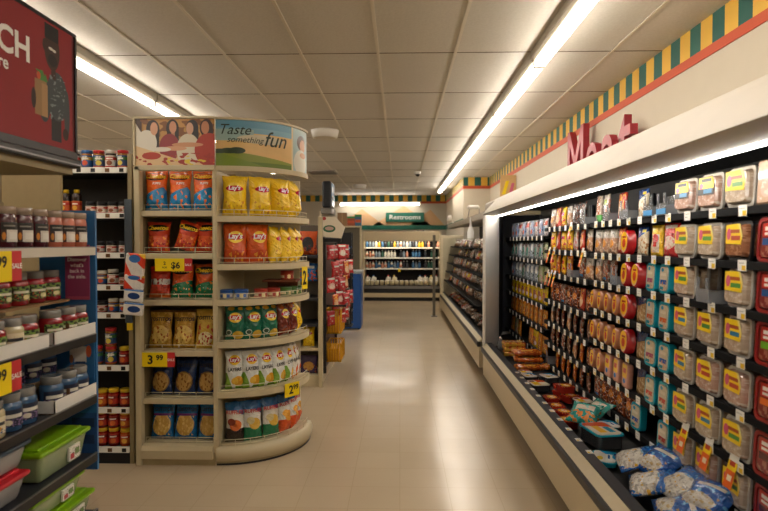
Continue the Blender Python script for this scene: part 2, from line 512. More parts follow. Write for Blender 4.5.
Tw, Tk = M_txtw, M_ink
M_ty = mat('yellow_print', 'ffd21e', .4, var=0)
M_td = mat('dark_red_print', 'b3121d', .4, var=0)
FOIL = dict(rough=.22, bump=.6, bscale=14, coat=.4)
def lays_art(name, base, extra=()):
    return art(name, base, tuple(extra) + (('e', .5, .66, .30, .15, 'f9d648'), ('e', .5, .66, .33, .075, 'c8132b')), **FOIL)
A_lays = lays_art('yellow_chip_foil', 'f5cc18', (('n', .1, .05, .9, .38, 7, .58, 'd99a1a'),))
A_laysq = lays_art('orange_chip_foil', 'd2591a', (('r', 0, 0, 1, .34, 'c24312'), ('n', .2, .05, .9, .3, 7, .56, 'e89a2a')))
A_laysg = lays_art('green_chip_foil', '12634a', (('e', .62, .14, .25, .12, 'd9b23a'), ('e', .2, .22, .13, .08, 'cfd8c8'), ('e', .2, .22, .1, .06, '35503c'), ('e', .3, .93, .16, .06, 'd9b23a'), ('e', .75, .93, .14, .05, 'd9b23a')))
A_laysb = lays_art('brown_chip_foil', '6a2313', (('e', .3, .9, .2, .09, 'c4661e'), ('r', .2, .06, .95, .22, '8f3a17')))
A_layer = art('white_green_chip_foil', 'dfe2dc', (('d', .9, -1, .42, '6f9a2e'), ('d', -1.1, -.7, -.42, '7da838'), ('r', 0, .42, 1, .56, 'e6e8e4'), ('e', .68, .2, .25, .13, 'd89a22'), ('e', .5, .2, .18, .09, 'e6b840'),
    ('r', 0, .96, 1, 1, '9aa0a0'), ('e', .5, .74, .28, .13, 'f3c832'), ('e', .5, .74, .3, .065, 'c8132b')), **FOIL)
A_layero = art('white_orange_chip_foil', 'e0dcd0', (('d', .9, -1, .35, 'd9861e'), ('e', .5, .22, .3, .15, 'd4571c'), ('r', 0, 0, 1, .08, 'd9861e'), ('e', .5, .74, .28, .13, 'f3c832'), ('e', .5, .74, .3, .065, 'c8132b')), **FOIL)
A_puff = art('orange_blue_puff_foil', 'e8641a', (('d', .25, -1, -.36, '1f86c2'), ('n', 0, .05, 1, .62, 5, .57, 'ee7a1a'), ('e', .5, .84, .44, .1, '14110f'), ('e', .5, .85, .4, .08, 'e8641a')), **FOIL)
A_crun = art('orange_red_curl_foil', 'cb3f1c', (('r', 0, .3, 1, .52, 'd9541f'), ('n', 0, .05, 1, .5, 6, .58, 'ee8a24'), ('n', .1, .1, .9, .4, 9, .62, '7a1712'), ('e', .5, .78, .42, .12, '1a0f0c')), **FOIL)
A_chgr = art('green_orange_curl_foil', 'd9581d', (('d', .2, -1, -.34, '17774a'), ('n', .05, .05, .95, .55, 6, .6, 'e88a2a'), ('n', .1, .1, .9, .5, 9, .66, 'd4e2cf'), ('e', .5, .8, .42, .12, '1a130c')), **FOIL)
A_fries = art('red_white_snack_foil', 'cf3a1f', (('r', 0, .42, 1, .6, 'd9d2c8'), ('n', 0, .3, 1, .6, 7, .55, 'a02018'), ('r', 0, 0, 1, .14, 'e0702a')), **FOIL)
A_tost = art('golden_tortilla_foil', 'b98a2c', (('n', 0, 0, 1, 1, 6, .55, 'd0a340'), ('e', .5, .34, .36, .24, 'e2bf62'), ('n', .15, .12, .85, .56, 8, .58, 'a65a1e'), ('r', 0, .92, 1, 1, '6e4a16')), **FOIL)
A_tostr = art('golden_red_tortilla_foil', 'd2ac42', (('n', 0, .1, 1, .62, 6, .56, 'c0492a'), ('e', .5, .26, .3, .16, 'ead9a0'), ('n', .2, .1, .8, .4, 9, .55, 'b13a24')), **FOIL)
A_tosd = art('navy_tortilla_foil', '17305f', (('e', .5, .34, .38, .27, '8a6a3a'), ('e', .5, .34, .34, .24, 'c29a52'), ('n', .2, .12, .8, .56, 8, .56, '8a5a26'), ('r', 0, .9, 1, 1, '101f44')), **FOIL)
A_tosb = art('blue_tortilla_foil', '1b6cab', (('e', .5, .36, .38, .27, 'caa14e'), ('n', .15, .1, .85, .62, 8, .55, 'e0bd6a'), ('r', .1, .6, .95, .66, '6b2a78'), ('r', 0, .93, 1, 1, '12497c')), **FOIL)
def ruf_art(name, mid, low, chip):
    return art(name, 'dcdad2', (('r', 0, .78, 1, 1, '1d5d96'), ('d', .3, 1, .93, '1d5d96'), ('r', 0, 0, 1, .34, low), ('d', -.3, -1, -.2, low), ('e', .55, .42, .3, .14, chip), ('e', .35, .5, .2, .09, mid)), **FOIL)
A_rufg = ruf_art('white_green_ridged_foil', 'cdbf8a', '1f7a52', 'dcb044')
A_rufo = ruf_art('white_orange_ridged_foil', 'e8a840', 'd9531e', 'e39a2c')
A_rufk = ruf_art('brown_ridged_foil', '8a2f1c', '2c1a16', 'd0641f')

LT = lambda z, sz=.042: (("Lay's", .5, z, sz, Tw, .12, 1.0),)
K_puff = bag('puff_bag', 'orange and blue cheese puff bag', .162, .285, .10, A_puff, (('Cheetos', .5, .85,   .043, M_ty, .1, .95), ('PUFFS', .6, .66, .022, Tw, .1, 1.0)), 1)
K_lays = bag('chip_bag', 'yellow potato chip bag', .178, .29, .12, A_lays, LT(.66), 2)
K_laysq = bag('chip_bag', 'orange barbecue chip bag', .172, .285, .11, A_laysq, LT(.66, .05), 3)
K_laysg = bag('chip_bag', 'green potato chip bag', .15, .238, .085, A_laysg, LT(.66), 4)
K_laysb = bag('chip_bag', 'brown potato chip bag', .14, .238, .085, A_laysb, LT(.66, .04), 5)
K_layer = bag('chip_bag', 'white and green chip bag', .134, .275, .07, A_layer, (("Lay's", .5, .74, .034, Tw, .12, 1.0), ('LAYERS', .5, .5, .034, M_ink, 0, .85)), 6)
K_layero = bag('chip_bag', 'white and orange chip bag', .13, .275, .07, A_layero, (("Lay's", .5, .74, .034, Tw, .12, 1.0), ('LAYERS', .5, .5, .036, M_ink, 0, .9)), 7)
K_crun = bag('curl_bag', 'orange red cheese curl bag', .165, .225, .10, A_crun, (('Cheetos', .5, .78, .043, M_ty, .1, 1.0),), 8)
K_chgr = bag('curl_bag', 'green and orange cheese curl bag', .165, .25, .10, A_chgr, (('Cheetos', .5, .8, .043, M_ty, .1, 1.0),), 9)
K_fries = bag('snack_bag', 'red and white snack bag', .155, .23, .08, A_fries, (), 10)
K_tost = bag('tortilla_chip_bag', 'golden tortilla chip bag', .165, .275, .07, A_tost, (('TOSTITOS', .5, .74, .034, Tk, 0, .95),), 11)
K_tostr = bag('tortilla_chip_bag', 'golden and red tortilla chip bag', .165, .285, .07, A_tostr, (('TOSTITOS', .5, .76, .034, Tk, 0, .95),), 12)
K_tosd = bag('tortilla_chip_bag', 'navy tortilla chip bag', .165, .27, .07, A_tosd, (('TOSTITOS', .5, .76, .034, Tk, 0, .95),), 13)
K_tosb = bag('tortilla_chip_bag', 'bright blue tortilla chip bag', .168, .27, .075, A_tosb, (('TOSTITOS', .5, .76, .035, Tk, 0, .95),), 14)
RT = (('RUFFLES', .48, .74, .034, M_td, .1, .95),)
K_rufg = bag('ridged_chip_bag', 'white and green ridged chip bag', .138, .285, .08, A_rufg, RT, 15)
K_rufo = bag('ridged_chip_bag', 'white and orange ridged chip bag', .135, .285, .08, A_rufo, RT, 16)
K_rufk = bag('ridged_chip_bag', 'brown and blue ridged chip bag', .135, .285, .08, A_rufk, RT, 17)

# jars, tins and bottles
def jar(name, look, cat, r, h, body, lid, label, lid_h=.022, neck=.82, seg=18, lab=(.18, .74), lidr=None, coat=True, band=150):
    z1 = h - lid_h
    bm_ = MB().lathe([(r * .9, 0), (r, .006), (r, z1 * .82), (r * .96, z1 * .9), (r * neck, z1 * .97), (r * neck, z1)], body, seg)
    lr = lidr or r * neck * 1.08
    lm = MB().lathe([(lr, z1 - .004), (lr, h - .004), (lr * .93, h)], lid, seg)
    parts = [('jar_body', bm_.mesh('jar_body', 'cyl')), ('lid', lm.mesh('lid'))]
    if label:
        x = MB().lathe([(r + .0012, z1 * lab[0]), (r + .0012, z1 * lab[1])], label, 12, a0=-band / 2, a1=band / 2)
        parts.append(('label', x.mesh('label')))
    return Kind(name, look, cat, parts, h, 2 * r, 2 * r)
def wax(n, c): return mat(n, c, .18, coat=.6, var=.12, scale=25)
M_frost = mat('frosted_glass_lid', '9b8878', .25, coat=.5, var=.1)
M_clearlid = mat('grey_glass_lid', '80807e', .15, coat=.7, var=.1)
L_cand = art('candle_label_black_top', 'd8d2c8', (('r', 0, .62, 1, 1, '14110f'), ('r', 0, 0, .26, .62, '3a1c16'), ('e', .13, .3, .09, .2, 'd8862a'), ('r', .4, .14, .95, .5, 'e6e2da'), ('r', .12, .78, .8, .86, '8a857c')), mott=.05)
L_fruit = art('candle_label_fruit', '1c2a1c', (('n', 0, 0, 1, 1, 6, .52, '7c9a4a'), ('r', .1, .52, .9, .68, 'e6e0cc'), ('n', 0, 0, 1, .5, 8, .58, 'd0552e'), ('e', .7, .25, .2, .16, 'e7d9a6')), mott=.1)
L_blue = art('candle_label_navy', '16203a', (('r', .08, .5, .92, .72, 'd8d6cc'), ('n', 0, 0, 1, .45, 7, .55, '8a6ea0'), ('e', .3, .25, .18, .16, 'd8d2c0')), mott=.1)
L_cream = art('candle_label_cream', 'dcd2b4', (('r', .06, .5, .94, .7, '20242c'), ('e', .5, .28, .3, .16, 'd9a13a'), ('n', 0, 0, 1, .3, 7, .55, '3c4a7a')), mott=.1)
K_cplum = jar('candle_jar', 'plum coloured candle jar', 'candle', .046, .168, wax('plum_wax', '4a1622'), M_frost, L_cand, .026, .9, band=84, lab=(.2, .74))
K_cpeach = jar('candle_jar', 'peach coloured candle jar', 'candle', .046, .168, wax('peach_wax', 'b8644c'), M_frost, L_cand, .026, .9, band=84, lab=(.2, .74))
K_cred = jar('candle_jar', 'red candle jar', 'candle', .05, .145, wax('red_wax', '8f1420'), M_clearlid, L_fruit, .03, .82, band=110)
K_cblue = jar('candle_jar', 'blue candle jar', 'candle', .05, .15, wax('blue_wax', '3c5f86'), M_clearlid, L_blue, .03, .82, band=110)
K_ccream = jar('candle_jar', 'cream candle jar', 'candle', .05, .145, wax('cream_wax', 'c2b68e'), M_clearlid, L_cream, .03, .82, band=110)
def pb(name, look, body, lid, label, r=.038, h=.13, **k):
    return jar(name, look, 'jar', r, h, body, lid, label, .02, .93, 14, (.1, .84), r * .97, band=300, **k)
B_pb = wax('peanut_butter', '9c6a34'); B_red = wax('tomato_red_jar', '8f1d12'); B_dk = wax('dark_jar', '2a1610')
W_lid = mat('white_lid', 'ddd8cc', .4); R_lid = mat('red_lid', 'b51f22', .4); Bl_lid = mat('blue_lid', '2a5f9e', .4); Y_lid = mat('yellow_lid', 'd8b31c', .4); K_lid = mat('black_lid', '1a1a1e', .4)
def lab(n, base, a, b_, c): return art(n, base, (('r', 0, .6, 1, .86, a), ('e', .5, .35, .25, .22, b_), ('r', 0, 0, 1, .1, c), ('r', .2, .66, .8, .78, 'eeeae0')), mott=.08)
L_j1 = lab('green_jar_label', '2c4a7a', '3c7a3a', 'd8c24a', 'b8442a'); L_j2 = lab('blue_jar_label', '23599a', 'c8a23a', 'd8522a', '1a3a6a')
L_j3 = lab('white_jar_label', 'd4cdbf', 'b52a24', '8a4a2a', 'b52a24'); L_j4 = lab('red_jar_label', 'b32a1c', '7a1512', 'd86a2a', '3a1410'); L_j5 = lab('orange_jar_label', 'c0561c', 'b32418', 'e0a83a', '8a2a12')
def lettered(kd, st, col, z):
    # brand lettering round the front of the jar's label
    parts = []
    for pn, me in kd.parts: parts.append((pn, me))
    r_ = kd.w / 2
    fn = lambda x, y, z_: ((r_ + .003) * math.sin(x / r_), -(r_ + .003) * math.cos(x / r_), z_)
    parts.append(('label_lettering', MB().text(st, 0, 0, z, .034, col, .03, 0, fn).mesh('label_lettering')))
    kd.parts = parts; return kd
K_jif1 = lettered(pb('peanut_butter_jar', 'blue lidded peanut butter jar', B_pb, Bl_lid, L_j2), 'JIF', Tw, .062)
K_jif2 = lettered(pb('peanut_butter_jar', 'red lidded peanut butter jar', B_pb, R_lid, L_j1), 'JIF', Tw, .062)
K_wht = pb('spread_jar', 'white lidded spread jar', B_dk, W_lid, L_j3)
K_whs = pb('spread_jar', 'short dark jar with red and white label', B_dk, K_lid, L_j3, .034, .085)
K_blu = pb('spread_jar', 'yellow labelled jar', B_pb, W_lid, L_j2, .034, .1)
K_ylw = pb('preserve_jar', 'yellow lidded red jar', B_red, Y_lid, L_j4, .037, .125)
K_ylo = pb('preserve_jar', 'yellow lidded orange jar', wax('orange_jar', 'b8521a'), Y_lid, L_j5, .037, .12)
K_nut = pb('spread_jar', 'chocolate spread jar with white lid', B_dk, W_lid, L_j3, .036, .11)
K_btl = jar('syrup_bottle', 'dark bottle with yellow cap', 'bottle', .032, .17, B_dk, Y_lid, L_j5, .02, .5, 12, (.1, .6), .018, band=300)
def tin(look, top, side, c2):
    return Kind('dip_tin', look, 'dip tin', [('tin_body', MB().lathe([(.049, 0), (.05, .004), (.05, .052)], art(look.replace(' ', '_'), side, (('r', 0, .25, 1, .6, c2), ('e', .5, .45, .05, .3, 'e6d9a0'), ('e', .42, .45, .04, .26, top), ('e', .58, .45, .04, .26, top)), mott=.05), 18).mesh('tin_body', 'cyl')),
        ('lid', MB().lathe([(.051, .052), (.051, .062), (.047, .066)], mat(look.replace(' ', '_') + '_lid', top, .35), 18).mesh('lid'))], .066, .1, .1)
K_tinb = tin('blue lidded dip tin', '1d4f9a', '23508f', 'd8d2c4'); K_tinr = tin('red lidded dip tin', '9a2a1c', 'a83a22', 'd8c8a4'); K_ting = tin('green lidded dip tin', '3a6b2a', '4a7434', 'd8d0a4')
def part(mb, name, root, uv='front'):
    """mb is in place-in-the-store coordinates; the part hangs on its thing"""
    o = mb.build(name, root, uv); o.location = -root.location; return o

def price_sign(name_label, loc, rz, w, h, big, small='', sup='', sale=True, group='yellow sale price signs'):
    r = empty('price_sign', name_label, 'price sign', loc, rz, group)
    b = MB().box(-w / 2, w / 2, 0, .004, 0, h, M_yel)
    b.text(big, .2 * w if small else -.08 * w, -.0015, h * .22, h * (.7 if small else .85), M_ink, .03)
    if sup: b.text(sup, .24 * w, -.0015, h * .48, h * .5, M_ink, .03)
    if small: 
        b.text(small[0], -.17 * w, -.0015, h * .5, h * .36, M_ink, .03)
        b.text(small[1], -.17 * w, -.0015, h * .22, h * .2, M_ink, .02)
    b.build('yellow_card', r)
    if sale:
        MB().box(w / 2, w / 2 + .26 * w, 0, .004, 0, h, M_red).text('SALE', w * .63, -.0015, h * .42, h * .24, M_txtw, .02).build('sale_flag', r)
    return r

# ================================================================== chip endcap
U0, U1, FY = -1.83, -1.285, 3.99
root = empty('endcap_shelving', 'ivory straight shelving unit of chips under the banner picture of four women', 'shelving', (-1.56, 4.2, 0))
part(MB().box(U0 - .005, U0 + .035, FY - .03, FY + .03, 0, 2.08, M_ivory, .004), 'upright', root)
part(MB().box(U1 - .012, U1 + .012, FY - .005, FY + .03, 0, 2.08, M_ivory, .003), 'upright', root)
part(MB().box(U0, U0 + .02, FY + .03, FY + .5, 0, 2.08, M_olive), 'side_panel', root)
part(MB().box(U0, U1 + .012, FY + .48, FY + .5, 0, 2.08, M_olive), 'back_panel', root)
FLAT = [1.775, 1.478, 1.154, .798, .464]
def wire_flat(z):
    b = MB(); x0, x1 = U0 + .05, U1 - .02
    for dz in (.012, .04): b.tube([(x0, FY + .012, z + dz), (x1, FY + .012, z + dz)], .0025, M_wire)
    for i in range(5):
        x = x0 + (x1 - x0) * i / 4
        b.tube([(x, FY + .012, z), (x, FY + .012, z + .04)], .002, M_wire)
    return b
for z in FLAT:
    s_ = part(MB().box(U0 + .035, U1 - .012, FY, FY + .48, z - .04, z, M_ivory, .004), 'shelf', root)
    g = wire_flat(z).build('wire_guard', s_)
bs = MB()
bs.prism([(FY - .035, .05), (FY + .48, .05), (FY + .48, .149), (FY + .01, .149), (FY - .025, .14), (FY - .04, .11)], 'x', U0 + .035, U1 - .012, M_ivory)
d_ = part(bs, 'base_deck', root); wire_flat(.149).build('wire_guard', d_)
part(MB().box(U0, U1, FY - .01, FY + .02, 0, .09, mat('scuffed_kick', 'a99a74', .5, var=.2, scale=9)), 'kick_plate', root)
# header
P_women = art('four_women_picture', 'c9a25a', (
    ('r', 0, 0, 1, .3, 'd8b88c'), ('r', 0, .5, 1, 1, 'a8752c'), ('r', 0, .45, .08, 1, '3a2014'),
    ('r', .1, .3, .9, 1, 'b98a48'), ('n', 0, .5, 1, 1, 6, .55, '7a4a1e'), ('e', .22, .78, .085, .2, '1c0f0c'), ('r', .15, .3, .3, .78, '1c0f0c'), ('e', .47, .8, .08, .19, '140d0c'), ('r', .4, .45, .55, .8, '140d0c'), ('e', .72, .8, .08, .18, '120c0c'), ('r', .69, .5, .8, .8, '120c0c'), ('e', .9, .8, .085, .19, '2a130c'), ('r', .84, .5, .985, .8, '2a130c'), ('r', .205, .5, .255, .7, 'b98262'), ('r', .455, .55, .5, .75, 'b07a5a'), ('r', .67, .55, .71, .75, 'c0906e'), ('r', .87, .55, .91, .75, 'a86c4a'),
    ('d', -1.0, -.35, -.32, 'dcd6c8'), ('e', .43, .38, .13, .3, '8f2f34'), ('e', .67, .32, .15, .36, 'd6ccb4'), ('e', .93, .33, .18, .36, 'a8301c'), ('e', .14, .48, .13, .28, 'dcd6c8'),
    ('e', .235, .79, .048, .14, 'cf9a78'), ('e', .475, .82, .046, .13, 'c58a6a'), ('e', .69, .79, .046, .13, 'd0a284'), ('e', .885, .81, .05, .14, 'b97a56'), ('d', .5, 1, 1.6, '1c0f0c'),
    ('d', -.6, -1, -.36, 'd8b88c'), ('d', -.55, -1, -.42, 'd8b88c'), ('e', .66, .44, .2, .05, 'c98f68'), ('e', .5, .36, .15, .05, 'd29c78'), ('e', .33, .34, .12, .05, 'dcd6c8'),
    ('n', 0, 0, 1, .26, 9, .55, '9a2a1c'), ('n', .3, 0, 1, .2, 8, .58, 'd9c23a'), ('e', .2, .2, .12, .08, 'a8301c')), rough=.4, mott=.1)
Z0, Z1 = 2.085, 2.405
hb = MB()
hb.box(U0, U1 + .012, FY - .03, FY, Z0 - .035, Z0, M_ivory, .004); hb.box(U0, U1 + .012, FY - .03, FY, Z1, Z1 + .014, M_ivory)
hb.box(U0 - .006, U0 + .006, FY - .03, FY, Z0, Z1 + .014, M_ivory)
hb.box(U0, U1 + .012, FY - .01, FY, Z0, Z1, M_white)
hf = part(hb, 'header_frame', root)
part(MB().box(U0 + .008, U1 + .01, FY - .018, FY - .011, Z0 + .002, Z1 - .002, P_women), 'header_picture', root)

CX, CY, RR = -1.275, 4.545, .555
def arc(r, z, a0, a1, n=20): return [(CX + r * math.sin(R(a)), CY - r * math.cos(R(a)), z) for a in [a0 + (a1 - a0) * i / n for i in range(n + 1)]]
def sector(mb, r, z0, z1, material, a1=90, n=24):
    mb.prism([(CX, CY)] + [(x, y) for x, y, _ in arc(r, 0, 0, a1, n)], 'z', z0, z1, material, False)
root2 = empty('rounded_endcap', 'ivory quarter-round shelving unit of chips under the curved banner', 'shelving', (-1.1, 4.4, 0))
part(MB().box(CX + .003, CX + .009, FY + .0, CY + .15, .02, 2.05, M_ivory), 'side_panel', root2)
part(MB().box(CX, CX + RR - .09, CY + .135, CY + .15, .02, 2.05, M_ivory), 'back_panel', root2)
ROUND = [1.74, 1.403, 1.154, .86, .51]
def wire_arc(z, r=RR - .012):
    b = MB()
    for dz in (.012, .042): b.tube(arc(r, z + dz, 2, 89), .0025, M_wire)
    for i in range(9):
        p = arc(r, z, 2, 89, 8)[i]; b.tube([p, (p[0], p[1], z + .042)], .002, M_wire)
    return b
for z in ROUND:
    b = MB(); sector(b, RR, z - .042, z, M_ivory, 99)
    s_ = part(b, 'shelf', root2); wire_arc(z).build('wire_guard', s_)
b = MB(); prof = [(RR - .03, .035), (RR + .015, .05), (RR + .025, .1), (RR + .01, .14), (RR - .02, .15)]
b.lathe([(r, z - .02) for r, z in prof], M_ivory, 26, CX, CY, 0, 99, True); sector(b, RR - .02, .03, .13, M_ivory, 99)
d_ = part(b, 'base_deck', root2); wire_arc(.13).build('wire_guard', d_)
b = MB(); b.lathe([(RR + .005, 0.012), (RR + .005, .06)], MATS['scuffed_kick'], 24, CX, CY, 0, 99); b.lathe([(RR + .008, 0), (RR + .008, .014)], M_black, 24, CX, CY, 0, 99)
part(b, 'kick_plate', root2)
rz_ = part(MB().box(CX + .25, CX + .5, CY - .25, CY - .06, 1.26, 1.275, mat('wood_riser', '7a4020', .6)).box(CX + .26, CX + .49, CY - .12, CY - .1, 1.154, 1.26, MATS['wood_riser']), 'riser_shelf', root2)
# curved banner
P_field = art('sunset_field_picture', 'd8b272', (('r', 0, .72, 1, 1, '6f9fb4'), ('r', 0, .55, .45, .8, '93aea8'), ('r', 0, .84, 1, 1, '5c93ad'), ('e', .55, .6, .3, .1, 'c9bfa0'), ('d', -.22, -1, -.36, '7d8a2c'), ('r', 0, 0, 1, .1, '5d7420'),
    ('d', -.5, -1, -.3, '6f8428'), ('e', .16, .33, .12, .06, '22361f'), ('e', .25, .34, .1, .07, '22361f'), ('e', .05, .32, .1, .05, '2a3f24')), rough=.35, mott=.06)
P_boy = art('boy_picture', '9fb9bb', (('e', .5, .68, .25, .18, '4a2f1c'), ('e', .58, .62, .18, .15, 'c9966e'), ('e', .48, .22, .38, .3, 'd3d2c4'), ('e', .6, .4, .2, .07, 'c9966e'), ('r', 0, 0, .06, 1, 'd9c89a')), rough=.35, mott=.06)
def curved(r, a0, a1, z0, z1, material, n=18):
    vs = arc(r, z0, a0, a1, n) + arc(r, z1, a0, a1, n)
    return MB().add(vs, [(i, i + 1, n + 2 + i, n + 1 + i) for i in range(n)], material, True)
def set_uv_grid(o, n):
    ul = o.data.uv_layers[0].data
    for p in o.data.polygons:
        for li in p.loop_indices:
            i = o.data.loops[li].vertex_index
            ul[li].uv = ((i % (n + 1)) / n, float(i // (n + 1)))
b = MB(); rb = RR - .012
for z0, z1 in ((Z0 - .035, Z0), (Z1, Z1 + .014)):
    vs = arc(rb + .012, z0, 0, 90) + arc(rb + .012, z1, 0, 90) + arc(rb - .02, z0, 0, 90) + arc(rb - .02, z1, 0, 90)
    n = 21
    for i in range(20): pass
    b.add(vs, [f for i in range(20) for f in ((i, i + 1, n + i + 1, n + i), (2 * n + i, 3 * n + i, 3 * n + i + 1, 2 * n + i + 1), (n + i, n + i + 1, 3 * n + i + 1, 3 * n + i), (i, 2 * n + i, 2 * n + i + 1, i + 1))] + [(0, n, 3 * n, 2 * n), (20, 20 + 2 * n, 20 + 3 * n, 20 + n)], M_ivory)
vs = arc(rb - .006, Z0, 0, 90) + arc(rb - .006, Z1, 0, 90); n = 21
b.add(vs, [(i, i + 1, n + i + 1, n + i) for i in range(20)], M_white)
part(b, 'header_frame', root2)
for nm, a0, a1, mt_ in (('banner_picture', 0, 61, P_field), ('banner_portrait', 61, 90, P_boy)):
    o = part(curved(rb, a0, a1, Z0, Z1, mt_), nm, root2); set_uv_grid(o, 18)
wrap = lambda x, y, z: (CX + (rb + .003) * math.sin(x / rb), CY - (rb + .003) * math.cos(x / rb), z)
b = MB(); M_script = mat('dark_green_script', '1f2e22', .5, var=0)
b.text('Taste', .125, 0, 2.305, .1, M_script, .0, .35, wrap, 1)
b.text('something', .2, 0, 2.25, .06, M_script, .0, .35, wrap, 1)
b.text('fun', .42, 0, 2.235, .15, M_script, .004, .35, wrap, 1)
part(b, 'banner_lettering', root2)

# stock of the straight unit: three bags to a shelf
def rowlab(look, pos, shelf): return f'{look}, {pos} on the {shelf}'
XS = [-1.722, -1.553, -1.384]; POS3 = ['beside the end upright', 'middle of three', 'beside the rounded unit']
SH = ['top straight chip shelf', 'second straight chip shelf', 'third straight chip shelf', 'fourth straight chip shelf', 'fifth straight chip shelf', 'bottom straight chip deck']
for i in range(3):
    K_puff.put((XS[i], 4.07, 1.775), rnd.uniform(-.05, .05), rowlab(K_puff.look, POS3[i], SH[0]), 'puff bags on the top straight shelf', -.06)
    k = (K_fries, K_chgr, K_chgr)[i]; k.put((XS[i] + (.01, 0, 0)[i], 4.09, 1.154), rnd.uniform(-.06, .06), rowlab(k.look, POS3[i], SH[2]), 'snack bags on the third straight shelf', -.12)
    k = (K_tost, K_tost, K_tostr)[i]; k.put((XS[i] + .008, 4.10 - (i == 2) * .02, .798), rnd.uniform(-.06, .06), rowlab(k.look, POS3[i], SH[3]), 'tortilla bags on the fourth straight shelf', -.16)
    K_tosd.put((XS[i] + .012, 4.10, .464), rnd.uniform(-.08, .08), rowlab(K_tosd.look, POS3[i], SH[4]), 'navy bags on the fifth straight shelf', -.2)
    K_tosb.put((XS[i] + .02, 4.09, .149), rnd.uniform(-.08, .08), rowlab(K_tosb.look, POS3[i], SH[5]), 'blue bags on the bottom deck', -.18)
K_crun.put((XS[0], 4.1, 1.478), .05, rowlab(K_crun.look, POS3[0], SH[1]), 'curl bags on the second straight shelf', -.1)
K_crun.put((XS[1] + .02, 4.08, 1.48), -.05, rowlab('tilted ' + K_crun.look, POS3[1], SH[1]), 'curl bags on the second straight shelf', -.1, .25, .92)
K_crun.put((XS[2] + .005, 4.11, 1.478), -.08, rowlab(K_crun.look, POS3[2], SH[1]), 'curl bags on the second straight shelf', -.1)

# stock of the rounded unit
def around(kind, phi, z, lab_, group, r=.455, turn=0, tilt=-.05, scale=1.0):
    a = R(phi)
    return kind.put((CX + r * math.sin(a), CY - r * math.cos(a), z), a + turn, lab_, group, tilt, 0, scale)
RS = ['top rounded shelf', 'second rounded shelf', 'third rounded shelf', 'fourth rounded shelf', 'fifth rounded shelf', 'rounded bottom deck']
rows = [
    (0, 1.74, 'bags on the top rounded shelf', [(K_lays, 13, 0), (K_lays, 36, .05), (K_lays, 58, -.05), (K_lays, 81, .08)]),
    (1, 1.403, 'bags on the second rounded shelf', [(K_laysq, 13.5, 0), (K_laysq, 33, .05), (K_lays, 51, .5), (K_lays, 63, .5), (K_lays, 77, .3), (K_lays, 93, .1)]),
    (3, .86, 'bags on the fourth rounded shelf', [(K_laysg, 13, 0), (K_laysg, 29, .15), (K_laysg, 45, 0), (K_laysb, 62, .1), (K_laysb, 78, .05), (K_lays, 93, .1)]),
    (4, .51, 'bags on the fifth rounded shelf', [(K_layer, 12, .1), (K_layer, 27, .12), (K_layer, 41, .1), (K_layer, 56, .12), (K_layer, 70, .14), (K_layero, 82, .15), (K_layero, 94, .1)]),
    (5, .13, 'bags on the rounded bottom deck', [(K_rufk, 12, 0), (K_rufg, 28, .03), (K_rufg, 46, -.03), (K_rufo, 63, .02), (K_rufo, 79, .1), (K_rufo, 94, 0)])]
for si, z, grp, items in rows:
    for i, (k, ph, tn) in enumerate(items):
        around(k, ph, z, f'{k.look}, {ORD[i + 1]} round the {RS[si]} from the straight unit', grp, .455, tn, -.09 if si > 2 else -.04, .8 if (k is K_lays and si == 3) else .93 if (k is K_lays and si == 1) else 1.0)
for i, (k, ph) in enumerate(((K_tinb, 5), (K_tinb, 18), (K_tinr, 36), (K_tinr, 49), (K_ting, 64), (K_ting, 76), (K_ting, 88))):
    around(k, ph, 1.154, f'{k.look}, {ORD[i + 1]} round the {RS[2]} from the straight unit', 'dip tins on the third rounded shelf', .455, 0, 0)
K_tinr.put((CX + .42, CY - .17, 1.275), .5, 'small red lidded dip tin up on the wooden riser of the rounded unit', 'dip tins on the third rounded shelf')

price_sign('yellow card priced two for six dollars on the second straight chip shelf', (-1.595, FY - .01, 1.355), 0, .205, .088, '$6', ('2', 'FOR'))
price_sign('yellow card priced 3 99 under the fourth straight chip shelf', (-1.72, FY - .01, .688), 0, .205, .1, '3', '', '99')
a = R(58); price_sign('yellow card priced 2 99 on the fifth rounded chip shelf', (CX + (RR + .012) * math.sin(a), CY - (RR + .012) * math.cos(a), .42), a - .1, .14, .1, '2', '', '99', False)
a = R(76); price_sign('tall yellow price card on the edge of the second rounded chip shelf', (CX + (RR + .012) * math.sin(a), CY - (RR + .012) * math.cos(a), 1.2), a, .1, .17, '2', '', '', False)
